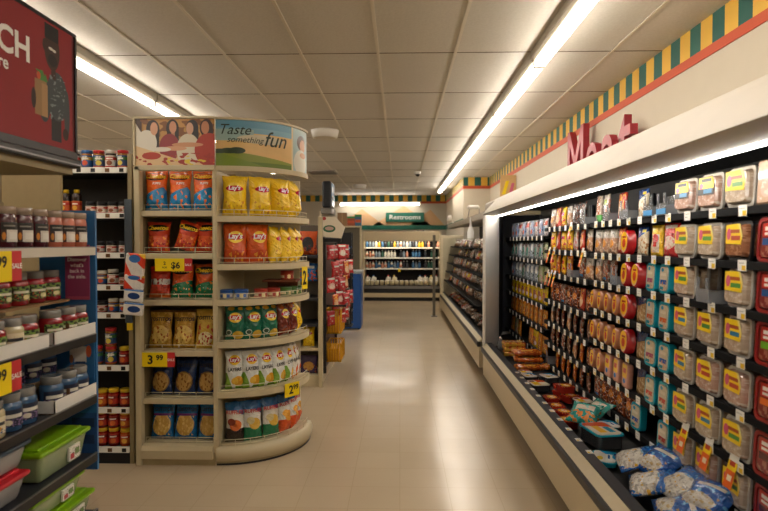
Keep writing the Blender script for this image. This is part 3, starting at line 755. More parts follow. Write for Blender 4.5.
# clip strip with hanging packs on the end upright
r = empty('hanging_clip_strip', 'grey plastic clip strip hanging beside the chip display', 'clip strip', (-1.865, 3.93, .9))
part(MB().box(-1.89, -1.84, 3.935, 3.95, 1.0, 1.85, mat('grey_blue_plastic', '3c4650', .4), .003), 'strip', r)
part(MB().box(-1.875, -1.845, 3.93, 3.955, .95, 1.0, Y_lid), 'yellow_end_clip', r)
A_clip1 = art('red_striped_clip_card', 'e4e0da', (('d', .6, 1, 1.05, 'd23a1e'), ('d', .5, 1, 1.32, 'd9b02a'), ('e', .5, .8, .3, .15, '2a6ab0'), ('d', -1, -.8, -.55, 'd23a1e')), bump=.2)
A_clip2 = art('blue_clip_card', 'e4e0da', (('e', .55, .5, .32, .26, '1c3f7a'), ('r', 0, .88, 1, 1, '2a6ab0')), bump=.2)
for i, (z, h_, m_, lb) in enumerate(((1.3, .18, A_clip1, 'red and white pack topmost on the clip strip beside the chip display'), (1.235, .1, A_clip1, 'red and white pack second on the clip strip beside the chip display'),
        (1.15, .085, A_clip2, 'white pack with blue spot third on the clip strip beside the chip display'), (1.06, .085, A_clip2, 'white pack with blue spot lowest on the clip strip beside the chip display'))):
    o = MB().add(*[q for q in (lambda bb: (bb.v, bb.f))(MB().box(-.065, .065, -.016, .016, 0, h_, m_, .008))], m_).build('hanging_pack', loc=(-1.81, 3.9 - .006 * i, z), rz=.12 * (i % 2))
    o.rotation_euler.y = .1; tag(o, lb, 'snack pack', 'packs on the clip strip')

# ================================================================== jar gondola beside it
root = empty('jar_shelving', 'dark tall shelving unit of peanut butter and jam jars with white price rails', 'shelving', (-2.4, 4.2, 0))
JX0, JX1 = -3.1, -1.865
part(MB().box(JX0, JX1, 4.42, 4.45, 0, 2.2, mat('dark_peg_back', '2b2722', .6)), 'back_panel', root)
part(MB().box(JX1 - .03, JX1, 4.0, 4.05, 0, 2.17, M_olive), 'upright', root)
part(MB().box(JX1 - .012, JX1, 4.05, 4.42, 0, 2.17, M_olive), 'side_panel', root)
part(MB().box(JX0, JX1 - .03, 4.0, 4.42, 0, .075, M_black), 'base', root)
JZ = [2.07, 1.755, 1.478, 1.254, 1.058, .69, .393, .115]
for j, z in enumerate(JZ):
    s_ = part(MB().box(JX0, JX1 - .03, 4.0, 4.42, z - .03, z, M_dark), 'shelf', root)
    b = MB().box(JX0, JX1 - .03, 3.985, 4.0, z - .034, z + .006, M_tag)
    for q in range(9): b.box(JX1 - .08 - q * .1, JX1 - .05 - q * .1, 3.983, 3.985, z - .028, z - .002, (M_ink, M_card, M_dark)[q % 3])
    b.build('price_rail', s_)
JS = ['topmost', 'second', 'third', 'fourth', 'fifth', 'sixth', 'seventh', 'lowest']
def jars(j, kinds, dx=.083, x0=JX1 - .085, dy=0, z=None, extra=''):
    for i, k in enumerate(kinds):
        if k is None: continue
        k.put((x0 - i * dx, 4.055 + dy, JZ[j] if z is None else z), rnd.uniform(-.4, .4), f'{k.look}, {ORD[i + 1]} from chip display, {JS[j]} jar shelf{extra}', f'jars on the {JS[j]} jar shelf')
jars(0, [K_jif2, K_wht, K_jif2, K_jif1, K_wht, K_nut, K_ylw, K_ylo, K_wht, K_ylw, K_ylo, K_jif1, K_wht], .086)
jars(1, [K_whs, K_whs, K_whs, K_whs], .078); jars(1, [K_btl, K_btl, K_btl, K_btl, K_btl], .075, JX1 - .42)
jars(2, [K_whs, K_whs, K_whs, K_whs], .088, JX1 - .085)
jars(3, [K_whs, K_nut, K_blu, K_blu], .08); jars(4, [K_blu, K_blu, K_whs, K_ylw], .08)
jars(5, [K_ylw, K_jif2, K_jif2], .1); jars(5, [K_jif2], .09, JX1 - .185, .0, .82, ', standing on another jar')
jars(6, [K_ylw, K_ylw, K_ylo, K_ylo], .083); jars(7, [K_ylo, K_ylw, K_ylw, K_ylw], .083); jars(7, [K_ylo, K_ylw, K_ylw], .083, z=.24, extra=', upper layer')

# ================================================================== near candle shelving (faces the aisle)
SX, SY0, SY1 = -1.5, 1.2, 2.8
root = empty('candle_shelving', 'tall shelving unit of jar candles under the red sign', 'shelving', (-1.75, 2.0, 0))
part(MB().box(-1.96, -1.94, SY0, SY1, .2, 1.75, M_olive), 'back_panel', root)
part(MB().box(-1.99, -1.95, SY1 - .05, SY1, 0, 1.9, M_olive), 'upright', root)
part(MB().box(-1.99, -1.95, SY0, SY0 + .05, 0, 1.9, M_olive), 'upright', root)
part(MB().box(-1.95, -1.58, SY0, SY1 - .1, 0, .2, M_dark), 'base', root)
NZ = [1.525, 1.10, .80, .515, .235]
for z in NZ:
    s_ = part(MB().box(-1.94, SX, SY0, SY1, z - .03, z, M_olive if z > 1.2 else M_dark), 'shelf', root)
    b = MB().box(SX, SX + .012, SY0, SY1, z - .034, z + .004, M_whitemetal if z > 1.2 else M_black)
    b.box(SX + .002, SX + .013, SY0, SY1, z + .0045, z + .008, M_steel)
    b.build('shelf_edge', s_)
for z, dz in ((1.275, .0), (.905, 0)):
    part(MB().box(-1.94, -1.63, SY0, SY1 + .02, z - .012, z, mat('plywood', '8a6a44', .7, var=.15)), 'riser_shelf', root)
# blue side sign with banner
r = empty('hanging_display_panel', 'blue cardboard panel on the end of the candle shelving', 'display panel', (-1.62, 2.84, .42))
A_blue = art('blue_panel_print', '2f6aa0', (('r', 0, 0, 1, .22, '2a4f86'), ('r', .55, .1, .95, .135, '22365e'), ('r', .55, .165, .95, .2, '22365e')), mott=.05)
part(MB().box(-1.79, -1.508, 2.835, 2.85, .42, 1.71, A_blue), 'panel', r)
A_ban = art('purple_banner_print', '8c3a5e', (('r', 0, .0, 1, .06, 'b0506a'),), mott=.05)
part(MB().box(-1.655, -1.535, 2.826, 2.834, 1.27, 1.54, A_ban).text('Discover', -1.595, 2.8245, 1.46, .026, M_txtw, .01).text("what's", -1.595, 2.8245, 1.432, .026, M_txtw, .01).text('back in', -1.595, 2.8245, 1.404, .026, M_txtw, .01).text('the aisle.', -1.595, 2.8245, 1.376, .026, M_txtw, .01), 'purple_banner', r)
A_man = art('figure_print', '2f6aa0', (('e', .5, .9, .13, .09, 'b5764e'), ('r', .28, .42, .72, .8, 'ded6cc'), ('e', .22, .66, .1, .16, 'ded6cc'), ('e', .18, .5, .07, .1, 'b5764e'), ('e', .8, .68, .1, .14, 'b5532e'), ('r', .32, .0, .68, .44, '27456e'), ('r', .47, 0, .53, .36, '2f6aa0')), mott=.04)
part(MB().box(-1.655, -1.515, 2.828, 2.834, .87, 1.08, A_man), 'printed_figure', r)
# beige partition behind it
r = empty('divider_board', 'plain beige board behind the candle shelves', 'panel', (-2.3, 3.05, 0))
part(MB().box(-3.0, -1.8, 3.04, 3.06, 0, 1.965, mat('tan_panel', '9c8a62', .6)), 'panel', r)
part(MB().box(-3.0, -1.8, 3.03, 3.07, 1.965, 1.985, M_olive), 'cap_rail', r)
part(MB().box(-3.0, -1.84, 3.0, 3.1, 0, .06, M_dark), 'foot_rail', r)
# candles
def cand(k, y, x, z, lab_, grp): k.put((x, y, z), R(90) - .5 + rnd.uniform(-.2, .2), lab_, grp)
for i, (y, k) in enumerate(((2.762, K_cpeach), (2.66, K_cpeach), (2.557, K_cpeach), (2.452, K_cplum), (2.35, K_cplum), (2.248, K_cplum))):
    cand(k, y, -1.56, 1.525, f'{k.look}, {ORD[i + 1]} from the blue end panel on the top candle shelf', 'candles on the top candle shelf')
for i, y in enumerate((2.75, 2.63, 2.51, 2.39)):
    cand(K_cred, y, -1.69, 1.275, f'red candle jar, {ORD[i + 1]} from the blue end panel on the raised back row', 'red candles on the riser')
def tray(y0, y1, z, lab_):
    r = empty('display_tray', lab_, 'tray', (-1.64, (y0 + y1) / 2, z), 0, 'cardboard trays of candles')
    t = .005
    b = MB().box(-1.79, -1.505, y0, y1, z + .001, z + .006, M_card).box(-1.79, -1.785, y0, y1, z + .001, z + .08, M_card)
    part(b, 'tray_base', r)
    part(MB().box(-1.6, -1.502, y0, y0 + t, z + .002, z + .058, M_white).box(-1.508, -1.502, y0, y1, z + .002, z + .06, M_white), 'white_lip', r)
    part(MB().box(-1.78, -1.6, y0 + .001, y0 + t, z + .006, z + .08, M_card), 'divider', r)
    for y in (y0 + (y1 - y0) * .42, y0 + (y1 - y0) * .72): part(MB().box(-1.75, -1.52, y, y + t, z + .006, z + .08, M_card), 'divider', r)
for z, kmain, nm in ((1.10, K_cred, 'middle candle shelf'), (.80, K_cblue, 'lower candle shelf')):
    tray(2.475, 2.82, z, f'white lipped brown cardboard tray at the end of the {nm}')
    tray(2.1, 2.44, z, f'white lipped brown cardboard tray second along the {nm}') if z > 1 else None
    seq = [(2.755, kmain), (2.665, kmain), (2.545, kmain)]
    for i, (y, k) in enumerate(seq): cand(k, y, -1.56, z + .0065, f'{k.look}, {ORD[i + 1]} from the blue panel in the {nm} tray', f'candles on the {nm}')
    s2 = [(2.37, K_cred if z > 1 else K_cblue), (2.275, K_ccream if z > 1 else K_cblue), (2.17, K_cred if z > 1 else K_ccream)]
    for i, (y, k) in enumerate(s2): cand(k, y, -1.56 if z > 1 else -1.57, z + (.0065 if z > 1 else 0), f'{k.look}, {ORD[i + 4]} from the blue end panel on the {nm}', f'candles on the {nm}')
for i, y in enumerate((2.76, 2.64, 2.52, 2.4)):
    cand(K_cblue, y, -1.72, .905, f'blue candle jar, {ORD[i + 1]} from the blue end panel, raised behind the lower shelf', 'blue candles on the riser')
# storage boxes
def storage(lab_, loc, lidm, body, w=.36, d=.27, h=.13, rz=R(90), group='plastic storage boxes', sticker=True):
    r = empty('storage_box', lab_, 'storage box', loc, rz, group)
    b = bmesh.new(); bmesh.ops.create_cube(b, size=1.0)
    for v in b.verts:
        t = .43 if v.co.z < 0 else .5
        v.co = Vector((v.co.x * 2 * t * w * .94, v.co.y * 2 * t * d * .94, (v.co.z + .5) * (h - .02)))
    bmesh.ops.bevel(b, geom=b.edges[:], offset=.022, segments=3, profile=.6, affect='EDGES')
    MB_ = MB(); MB_.bm(b, body, True); MB_.build('box_body', r)
    l = MB().box(-w / 2, w / 2, -d / 2, d / 2, h - .03, h - .008, lidm, .009, 2).box(-w * .43, w * .43, -d * .4, d * .4, h - .01, h + .004, lidm, .006, 2)
    l.build('lid', r)
    if sticker:
        MB().box(.02, .11, -d * .475 - .002, -d * .45, h * .2, h * .62, art('box_sticker', 'dedad2', (('r', .1, .1, .45, .5, 'b8323a'), ('r', .5, .3, .9, .75, '6b8a4a'), ('n', 0, 0, 1, 1, 9, .6, '5a4a4a')))).build('sticker', r)
M_gl = mat('lime_lid', '7fae10', .35, var=.04); M_nv = mat('navy_lid', '2f4454', .4); M_rl = mat('red_box_lid', 'c01f2c', .4)
M_clr = mat('cloudy_clear_plastic', '8c9a72', .25, coat=.4, var=.05); M_clrg = mat('cloudy_grey_plastic', '8a8888', .25, coat=.4, var=.05)
storage('lime lidded storage box on the shelf under the blue candles', (-1.66, 2.585, .516), M_gl, M_clr, .40, .3, .15)
storage('red lidded storage box under the navy lidded one', (-1.66, 2.13, .516), M_rl, M_clrg, .38, .3, .12, sticker=False)
storage('navy lidded storage box stacked on the red lidded one', (-1.66, 2.14, .642), M_nv, M_clrg, .38, .3, .118, sticker=False)
storage('lime lidded storage box on the lowest shelf, upper of two', (-1.66, 2.53, .362), M_gl, M_clr, .40, .3, .115)
storage('lime lidded storage box on the lowest shelf, beneath the other', (-1.65, 2.6, .236), M_gl, M_clr, .40, .3, .12)
price_sign('yellow card ending 99 on the edge of the top candle shelf', (SX + .03, 2.05, 1.405), R(90), .22, .115, '', '', '99')
price_sign('yellow card ending 99 on the edge of the middle candle shelf', (SX + .03, 2.04, .985), R(90), .22, .115, '', '', '99')
# red hanging sign over it
A_sign = art('red_sign_print', '8c161c', (('e', .795, .36, .04, .18, '3a4347'), ('r', .838, .05, .905, .4, '1c2027'), ('e', .88, .42, .07, .2, '3c464b'), ('r', .84, .55, .87, .66, '3a2016'), ('n', .83, .22, .94, .6, 34, .6, '7a8688'), ('e', .945, .3, .02, .2, '3c464b'),
    ('e', .935, .13, .02, .05, '2a1712'), ('r', .735, .22, .81, .5, '9a7a52'), ('r', .778, .22, .815, .48, 'b08c60'), ('n', .74, .5, .815, .58, 20, .5, '4a8a3a'), ('e', .76, .53, .012, .03, 'c8562a'),
    ('e', .728, .34, .014, .08, '2a1712'), ('e', .848, .78, .05, .16, '3a2016'), ('r', .8, .86, .892, .98, '120c0b'), ('e', .8, .8, .014, .05, '3a2016'), ('e', .85, .7, .03, .05, '1a0f0c'), ('e', .84, .79, .016, .012, 'd8d2c8'), ('e', .862, .785, .013, .012, 'd8d2c8'), ('r', .986, 0, 1, 1, '5a1216')), rough=.6, mott=.05)
r = empty('hanging_sign', 'red sign with white letters and a figure holding a grocery bag', 'sign', (-1.54, 1.6, 1.97), R(90))
MB().box(0, 1.12, 0, .012, .008, .55, A_sign).build('sign_face', r)
MB().text('CH', .69, -.003, .33, .145, M_txtw, .028).text('re', .625, -.003, .262, .07, M_txtw, .02).build('lettering', r)
MB().box(-.01, 1.135, -.006, .02, -.03, .008, M_black).box(-.01, 1.135, -.004, .02, .55, .565, M_black).box(1.12, 1.135, -.006, .02, 0, .56, M_black).build('frame', r)
MB().box(-.05, 1.12, -.03, .03, -.07, -.03, M_black, .006).box(-.05, 1.12, -.034, -.03, -.058, -.052, M_steel).build('rail', r)  # thin steel strip stands in for a highlight along the black rail
MB().box(-.05, 1.1, .0, .4, -.1, -.07, M_olive).build('bracket', r)
# ================================================================== packs of the meat case
def rounded(w, h, r, n=4, top_only=False):
    pts = []
    for cx, cz, a0, rr in ((w / 2 - r, r if not top_only else .004, -90, r if not top_only else .004), (w / 2 - r, h - r, 0, r), (-w / 2 + r, h - r, 90, r), (-w / 2 + r, r if not top_only else .004, 180, r if not top_only else .004)):
        if rr < r: cx = (w / 2 - rr) if cx > 0 else (-w / 2 + rr)
        for i in range(n + 1):
            a = R(a0 + 90 * i / n); pts.append((cx + rr * math.cos(a), cz + rr * math.sin(a)))
    return pts
def dome(w, h, d, r, material, inset=.012, y=0, dz=0):
    """tray shape: rim outline at y, narrower front face at y - d"""
    o = rounded(w, h, r); k = [(x * (1 - 2 * inset / w), (z - h / 2) * (1 - 2 * inset / h) + h / 2) for x, z in o]
    n = len(o)
    vs = [(x, y, z) for x, z in o] + [(x, y - d * .75, z) for x, z in [(a * (1 - inset / w), (b_ - h / 2) * (1 - inset / h) + h / 2) for a, b_ in o]] + [(x, y - d, z) for x, z in k]
    fs = [(q * n + i, q * n + (i + 1) % n, (q + 1) * n + (i + 1) % n, (q + 1) * n + i) for q in (0, 1) for i in range(n)]
    fs += [tuple(range(2 * n, 3 * n)), tuple(range(n))[::-1]]
    return MB().add([(a, b_, c + dz) for a, b_, c in vs], fs, material)
def rim(w, h, r, t, wd, material, y=0):
    o = rounded(w, h, r); k = [(x * (1 - 2 * wd / w), (z - h / 2) * (1 - 2 * wd / h) + h / 2) for x, z in o]
    n = len(o)
    vs = [(x, y - t, z) for x, z in o] + [(x, y - t, z) for x, z in k] + [(x, y, z) for x, z in o] + [(x, y, z) for x, z in k]
    fs = []
    for i in range(n):
        j = (i + 1) % n
        fs += [(i, j, n + j, n + i), (2 * n + i, 2 * n + j, j, i), (n + i, n + j, 3 * n + j, 3 * n + i)]
    return MB().add(vs, fs, material)
GL = dict(rough=.16, coat=.5)
M_rimc = mat('clear_rim', 'b9b6b0', .12, coat=.6, var=.1, scale=60)
def meat(n, c, c2, c3): return art(n, c, (('n', 0, 0, 1, 1, 5, .52, c2), ('n', 0, 0, 1, 1, 11, .6, c3)), mott=.15, **GL)
A_turk = meat('sliced_turkey', 'b3a08c', 'c2b09c', 'cfc4b4'); A_ham = meat('sliced_ham', 'b89484', 'c8a898', 'd6c8bc'); A_roast = meat('sliced_roast', '8f5f42', 'a9795a', '7a4a30')
def ylab(n, band, top='f2cc12'): return art(n, top, (('e', .2, .5, .13, .28, 'd0507a'), ('r', .3, .55, .85, .72, 'a8481c'), ('r', .35, .2, .9, .42, band), ('d', 1, .35, 1.08, 'e6d27a')), mott=.04)
Y_g = ylab('yellow_label_green_band', '4f8f3a'); Y_b = ylab('yellow_label_blue_band', '2f7fae'); Y_r = ylab('yellow_label_red_band', 'b8402a'); Y_k = art('yellow_label_black_band', '1c1a18', (('r', .04, .35, .95, .95, 'f2cc12'), ('r', .2, .7, .8, .88, '1c1a18'), ('e', .2, .5, .12, .16, 'd0507a'), ('r', .35, .1, .85, .32, '2f7fae')), mott=.04)
def ytub(look, m_, label, dark=False, w=.17, h=.16):
    parts = [('tray', dome(w - .02, h - .02, .045, .022, m_, .010, 0, .01).mesh('tray')), ('rim', rim(w, h, .022, .01, .012, M_black if dark else M_rimc, -.01).mesh('rim')),
             ('label', MB().prism([(-w * .37, h * .42), (w * .32, h * .40), (w * .37, h * .62), (w * .24, h * .92), (-w * .38, h * .90)], 'y', -.0475, -.0455, label).mesh('label'))]
    return Kind('deli_tub', look, 'deli meat', parts, h, w, .05)
K_yg = ytub('clear meat tub, yellow-green label', A_turk, Y_g); K_yb = ytub('clear meat tub, yellow-blue label', A_turk, Y_b); K_yr = ytub('clear meat tub, yellow-red label', A_ham, Y_r)
K_yk = ytub('clear meat tub, black and yellow label', A_ham, Y_k); K_bt = ytub('black meat tub with yellow label', A_roast, Y_r, True)
def redtray(look, band):
    w, h = .17, .165
    a_ = art(look.replace(' ', '_'), '5a1c1a', (('r', .06, .06, .94, .94, '7c2a26'), ('r', .12, .58, .88, .92, 'c23a2c'), ('r', .2, .74, .8, .84, 'eadfd6'), ('r', .2, .62, .7, .69, 'eadfd6'), ('r', .12, .36, .88, .54, band), ('n', .1, .06, .9, .34, 6, .5, 'a0604e')), **GL)
    return Kind('deli_tray', look, 'deli meat', [('tray', dome(w - .022, h - .022, .035, .025, a_, .006, 0, .011).mesh('tray')), ('rim', rim(w, h, .028, .03, .013, mat('oxblood_rim', '8e1f1e', .3), -.008).mesh('rim'))], h, w, .05)
K_rb, K_rg, K_ro, K_rk = redtray('red meat tray with blue band', '2a4f86'), redtray('red meat tray with green band', '6fae2a'), redtray('red meat tray with orange band', 'e0702a'), redtray('red meat tray with dark band', '5a1a18')
K_kraft = Kind('deli_carton', 'kraft meat carton with dark spot', 'deli meat', [MB().box(-.085, .085, -.04, 0, 0, .165, art('kraft_carton', 'c8a890', (('e', .72, .62, .26, .26, '3f4a4a'), ('e', .35, .35, .2, .2, 'd8b8a8'), ('n', .1, .1, .6, .5, 6, .55, 'e6d2c6')), **GL), .006).mesh('carton')], .18, .17, .04)
def teal(look, c):
    w, h = .125, .152
    a_ = art(look.replace(' ', '_'), 'c9bda2', (('e', .35, .86, .16, .08, '3f8fae'), ('r', .15, .62, .8, .74, 'd9cfb4'), ('r', .12, .28, .9, .46, c), ('n', .1, .04, .9, .4, 5, .55, 'b98a70'), ('r', .1, .05, .55, .18, '2a8a9a')), **GL)
    return Kind('deli_tray', look, 'deli meat', [('tray', dome(w - .026, h - .026, .04, .022, a_, .003, 0, .013).mesh('tray')), ('rim', rim(w, h, .03, .036, .0135, mat('teal_rim', '189fb8', .25, coat=.4), 0).mesh('rim'))], h, w, .05)
K_t1, K_t2, K_t3, K_t4 = teal('teal framed tray with pink band', 'a05070'), teal('teal framed tray with blue band', '2a5fae'), teal('teal framed tray with orange band', 'd0622a'), teal('teal framed tray with red band', 'c03a2c')
def oval(look, meatc, side, w=.115, h=.152, d=.05):
    a_ = art('front_' + look.replace(' ', '_'), meatc, (('e', .5, .52, .4, .43, 'd8a878'), ('e', .5, .56, .38, .4, 'f4b81c'), ('e', .5, .46, .2, .18, 'd2481c'), ('r', .3, .66, .7, .74, 'a8341c')), **GL)
    m = MB(); n = 20
    ring = lambda k, y: [(k * w / 2 * math.cos(2 * math.pi * i / n), y, h / 2 + k * h / 2 * math.sin(2 * math.pi * i / n) * (1 if math.sin(2 * math.pi * i / n) > 0 else .97)) for i in range(n)]
    vs = ring(.86, -d) + ring(1, -d * .8) + ring(1, 0)
    m.add(vs[:n], [tuple(range(n))], a_); m.add(vs, [(q * n + i, q * n + (i + 1) % n, (q + 1) * n + (i + 1) % n, (q + 1) * n + i) for q in (0, 1) for i in range(n)] + [tuple(range(2 * n, 3 * n))[::-1]], side, True)
    zl = min(v[2] for v in m.v); m.v = [(x, y, z - zl) for x, y, z in m.v]
    return Kind('lunch_meat_pack', look, 'deli meat', [m.mesh('pack')], h, w, d)
M_pink = mat('pink_meat_side', 'b8744c', .25, coat=.4); M_rside = mat('red_pack_side', 'b3121c', .25, coat=.5)
K_ov = oval('oval meat pack with yellow label', 'b06a4a', M_pink, .09, .138); K_ovr = oval('red sided oval meat pack, yellow label', 'b3121c', M_rside, .125)
K_rec = Kind('lunch_meat_pack', 'pink-yellow square pack with blue spot', 'deli meat', [MB().box(-.05, .05, -.04, 0, 0, .148, art('pink_square_pack', 'd39a86', (('r', .1, .42, .9, .95, 'f0b414'), ('r', .25, .6, .75, .8, 'd0481c'), ('e', .5, .28, .2, .1, '2a6fae')), **GL), .012, 2).mesh('pack')], .16, .1, .04)
CL = dict(rough=.18, bump=.5, bscale=40, coat=.4)
def pouch(look, base, layers, w=.13, h=.165, d=.03, seed=0):
    return Kind('meat_pouch', look, 'packaged meat', [bagmesh('pouch', w, h, d, art('print_' + look.replace(' ', '_').replace(',', ''), base, layers, **CL), (), seed, 8, 10, .04)], h, w, d)
K_pblu = pouch('cream pouch with blue top', 'd8cdb2', (('d', -.35, 1, .5, '1f4f9a'), ('n', 0, 0, 1, .6, 6, .55, 'b98a60'), ('r', .55, .8, .85, .9, 'e8d23a')), seed=31)
K_pdbl = pouch('dark blue-topped pouch of tan meat', 'b08a5a', (('d', -.2, 1, .52, '16305f'), ('n', 0, 0, 1, .6, 6, .52, 'd0b488')), seed=32)
K_pyel = pouch('yellow and red pouch', 'efc01a', (('r', .2, .12, .8, .7, 'd8c2a8'), ('e', .5, .55, .25, .16, 'c3201c'), ('r', .35, .3, .65, .45, 'c3201c')), .125, .17, seed=33)
K_pred = pouch('red and cream pouch', 'c8252a', (('e', .5, .42, .38, .2, 'e0c8b4'), ('n', .1, .2, .9, .7, 6, .55, 'e88a8a'), ('r', .1, .84, .9, .94, 'e8e0d8')), .16, .175, seed=34)
K_pwht = pouch('clear pouch with white top', 'cdc6bc', (('r', 0, 0, 1, .62, 'b88a6c'), ('n', 0, 0, 1, .66, 6, .55, 'd9b89a'), ('e', .5, .4, .25, .16, 'e0902a'), ('n', 0, .6, 1, 1, 7, .6, '8a8880')), seed=35)
K_pclr = pouch('clear pouch of red brown meat', '8f7c6c', (('n', 0, 0, 1, 1, 4, .5, '7a3a22'), ('n', .1, .1, .9, .75, 7, .55, 'c0683a'), ('n', 0, 0, 1, 1, 9, .63, 'cfc6ba'), ('r', .3, .08, .8, .2, '2a7ab0')), seed=36)
K_pgrn = pouch('clear pouch of sausages with green corner', 'b9a898', (('r', .2, .2, .8, .9, 'a0552c'), ('n', 0, 0, 1, 1, 5, .56, 'd0c2b2'), ('r', .4, .0, 1, .26, '4fae4a')), .12, .19, seed=37)
K_pgrp = pouch('clear pale pink meat pouch, green label', 'd3c6bc', (('n', 0, 0, 1, .8, 5, .5, 'd48a7a'), ('r', .25, .58, .75, .8, '8fae4a')), .12, .185, seed=38)
K_prd2 = pouch('tall red and orange pouch', 'c43a24', (('e', .5, .4, .35, .25, 'e0b08a'), ('n', .1, .5, .9, .95, 6, .52, 'e8a03a')), .11, .17, seed=39)
K_pbrn = pouch('brown smoked sausage pouch', '6a2c16', (('n', 0, 0, 1, 1, 6, .52, 'a8562a'), ('e', .5, .55, .3, .16, 'd9822a'), ('n', 0, 0, 1, 1, 12, .64, 'e0c8b0')), .135, .165, seed=40)
K_pdrk = pouch('dark brown jerky pouch', '3a1a10', (('n', 0, 0, 1, 1, 7, .55, '5a2a16'),), .12, .18, seed=41)
K_pyr = pouch('yellow and red frankfurter pack', 'f0bc12', (('n', 0, 0, 1, .5, 8, .52, 'c8402a'), ('r', .2, .55, .8, .72, 'c3201c')), .125, .165, seed=42)
K_porg = pouch('orange frankfurter pack', 'd8741c', (('n', 0, 0, 1, .6, 8, .5, 'b04a20'), ('r', .15, .62, .85, .8, 'ecc44a'), ('n', .1, .1, .9, .6, 14, .62, 'ecd2a0')), .135, .165, seed=43)
K_pbac = pouch('clear bacon pack with red streaks', '7a5a48', (('n', 0, 0, 1, 1, 5, .5, '6a2418'), ('n', 0, 0, 1, .7, 9, .6, 'c9b4a4'), ('n', 0, .5, 1, 1, 9, .6, 'b8602a'), ('r', .2, .7, .8, .92, 'e0a82a')), .13, .18, seed=44)
def slim(look, base, l, seed): return pouch(look, base, l, .17, .175, .028, seed)
K_s1 = slim('silver-blue snack pack with orange spot', '9aa2b4', (('r', .05, .1, .35, .9, '7a86b0'), ('r', .4, .15, .62, .85, 'b5b6bc'), ('r', .66, .1, .95, .9, '8a90ac'), ('e', .3, .75, .16, .1, 'd9622a'), ('e', .7, .3, .12, .14, 'c9623a'), ('n', 0, 0, 1, .6, 6, .58, '4a5a86')), 51)
K_s2 = slim('silver snack pack with red top', 'b0a8a8', (('r', .1, .6, .9, .85, 'c24a3a'), ('r', .3, .1, .6, .55, '7a9ac0'), ('n', 0, 0, 1, .9, 6, .58, '8a6a70')), 52)
K_s3 = slim('grey snack pack with orange and green', '8f9290', (('r', .1, .4, .4, .85, 'd0622a'), ('r', .55, .2, .8, .7, '2a8a7a'), ('n', 0, 0, 1, 1, 6, .58, '34424c')), 53)
K_s4 = slim('blue and white snack pack', 'a4b0bc', (('r', .1, .15, .42, .9, '2a6aa8'), ('r', .55, .5, .9, .9, 'dfe2e0'), ('n', 0, 0, 1, .6, 6, .57, '4a5a4a')), 54)
K_s5 = slim('lime and silver snack pack', 'a8ac8a', (('r', .1, .15, .5, .9, '8aa83a'), ('n', 0, 0, 1, .7, 6, .57, 'c06a7a')), 55)
K_s6 = slim('yellow snack pack with red print', 'e2c016', (('r', .0, .86, 1, 1, 'f2d52a'), ('e', .5, .4, .34, .26, 'c9823a'), ('n', .1, .1, .9, .65, 7, .55, 'b8402a'), ('e', .72, .28, .16, .12, 'd8c2b2')), 56)
K_s7 = slim('orange snack pack with tan print', 'd8862a', (('e', .5, .45, .36, .3, 'c26a3a'), ('n', .1, .1, .9, .75, 7, .52, 'e3b84a'), ('n', 0, 0, 1, .3, 8, .58, '8a4a2a')), 57)
M_acr = mat('clear_acrylic', '9a9ea4', .12, coat=.6, alpha=.55)
M_bstk = mat('blue_shelf_sticker', '2a86c0', .4)
pm = MB()
pm.box(-.06, -.056, -.05, .1, 0, .05, M_acr).box(.056, .06, -.05, .1, 0, .05, M_acr).box(-.06, .06, -.052, -.049, 0, .06, M_acr)
pm.box(-.05, -.03, -.0535, -.049, .06, .11, M_acr).box(.03, .05, -.0535, -.049, .06, .11, M_acr).box(-.055, .055, .07, .08, 0, .11, M_acr)
K_push = Kind('pusher_tray', 'empty clear plastic pusher tray', 'shelf tray', [pm.mesh('pusher_tray')], .11, .12, .15)
pm2 = MB(); pm2.v, pm2.f, pm2.mi, pm2.sm, pm2.mats = pm.v[:], pm.f[:], pm.mi[:], pm.sm[:], pm.mats[:]
pm2.box(-.055, .055, -.054, -.052, .004, .032, M_bstk)
K_pushb = Kind('pusher_tray', 'empty clear pusher tray with blue sticker', 'shelf tray', [pm2.mesh('pusher_tray')], .11, .12, .15)

# ================================================================== refrigerated meat case along the aisle
CY0, CY1 = .2, 6.5
def case_front(root, y0, y1, yk=None):
    part(MB().prism([(.93, .085), (.93, .33), (1.0, .33), (1.0, .085)], 'y', y0, y1, M_beige), 'front_panel', root)
    part(MB().prism([(.985, 0), (.985, .09), (1.78, .09), (1.78, 0)], 'y', yk or y0, y1, mat('toe_space', '2a241c', .8)), 'toe_kick', root)
    part(MB().prism([(.905, .345), (.912, .33), (.95, .33), (.95, .39), (.915, .39), (.905, .378)], 'y', y0, y1, M_black), 'bumper', root)
    part(MB().prism([(.922, .39), (.963, .43), (.99, .43), (.99, .385)], 'y', y0, y1, mat('cream_bumper_strip', 'cbbd9c', .35, var=.06)), 'cream_strip', root)
    part(MB().prism([(.963, .425), (.966, .436), (1.025, .436), (1.031, .428), (1.045, .34), (1.0, .34)], 'y', y0, y1, M_rim), 'rim', root)
root = empty('meat_case', 'long beige open refrigerated meat case below the letters on the wall', 'refrigerated case', (1.4, 4.0, 0))
case_front(root, CY0, CY1)
part(MB().prism([(1.04, .30), (1.04, .34), (1.42, .40), (1.79, .42), (1.79, .30)], 'y', CY0, 6.7, M_back).prism([(1.2, .30), (1.2, .365), (1.42, .40), (1.79, .42), (1.79, .30)], 'y', 6.7, 7.42, M_back), 'well_floor', root)
part(MB().box(1.80, 1.86, CY0, 7.5, .3, 2.0, M_back), 'back_panel', root)
M_can = mat('canopy_enamel', 'a3977f', .38, var=.1, scale=5, bump=.03)
cpy = [(.93, 1.875), (1.116, 1.863), (1.12, 1.90), (1.165, 1.92), (1.165, 2.0), (1.86, 2.0), (1.86, 2.06), (1.10, 2.055)]
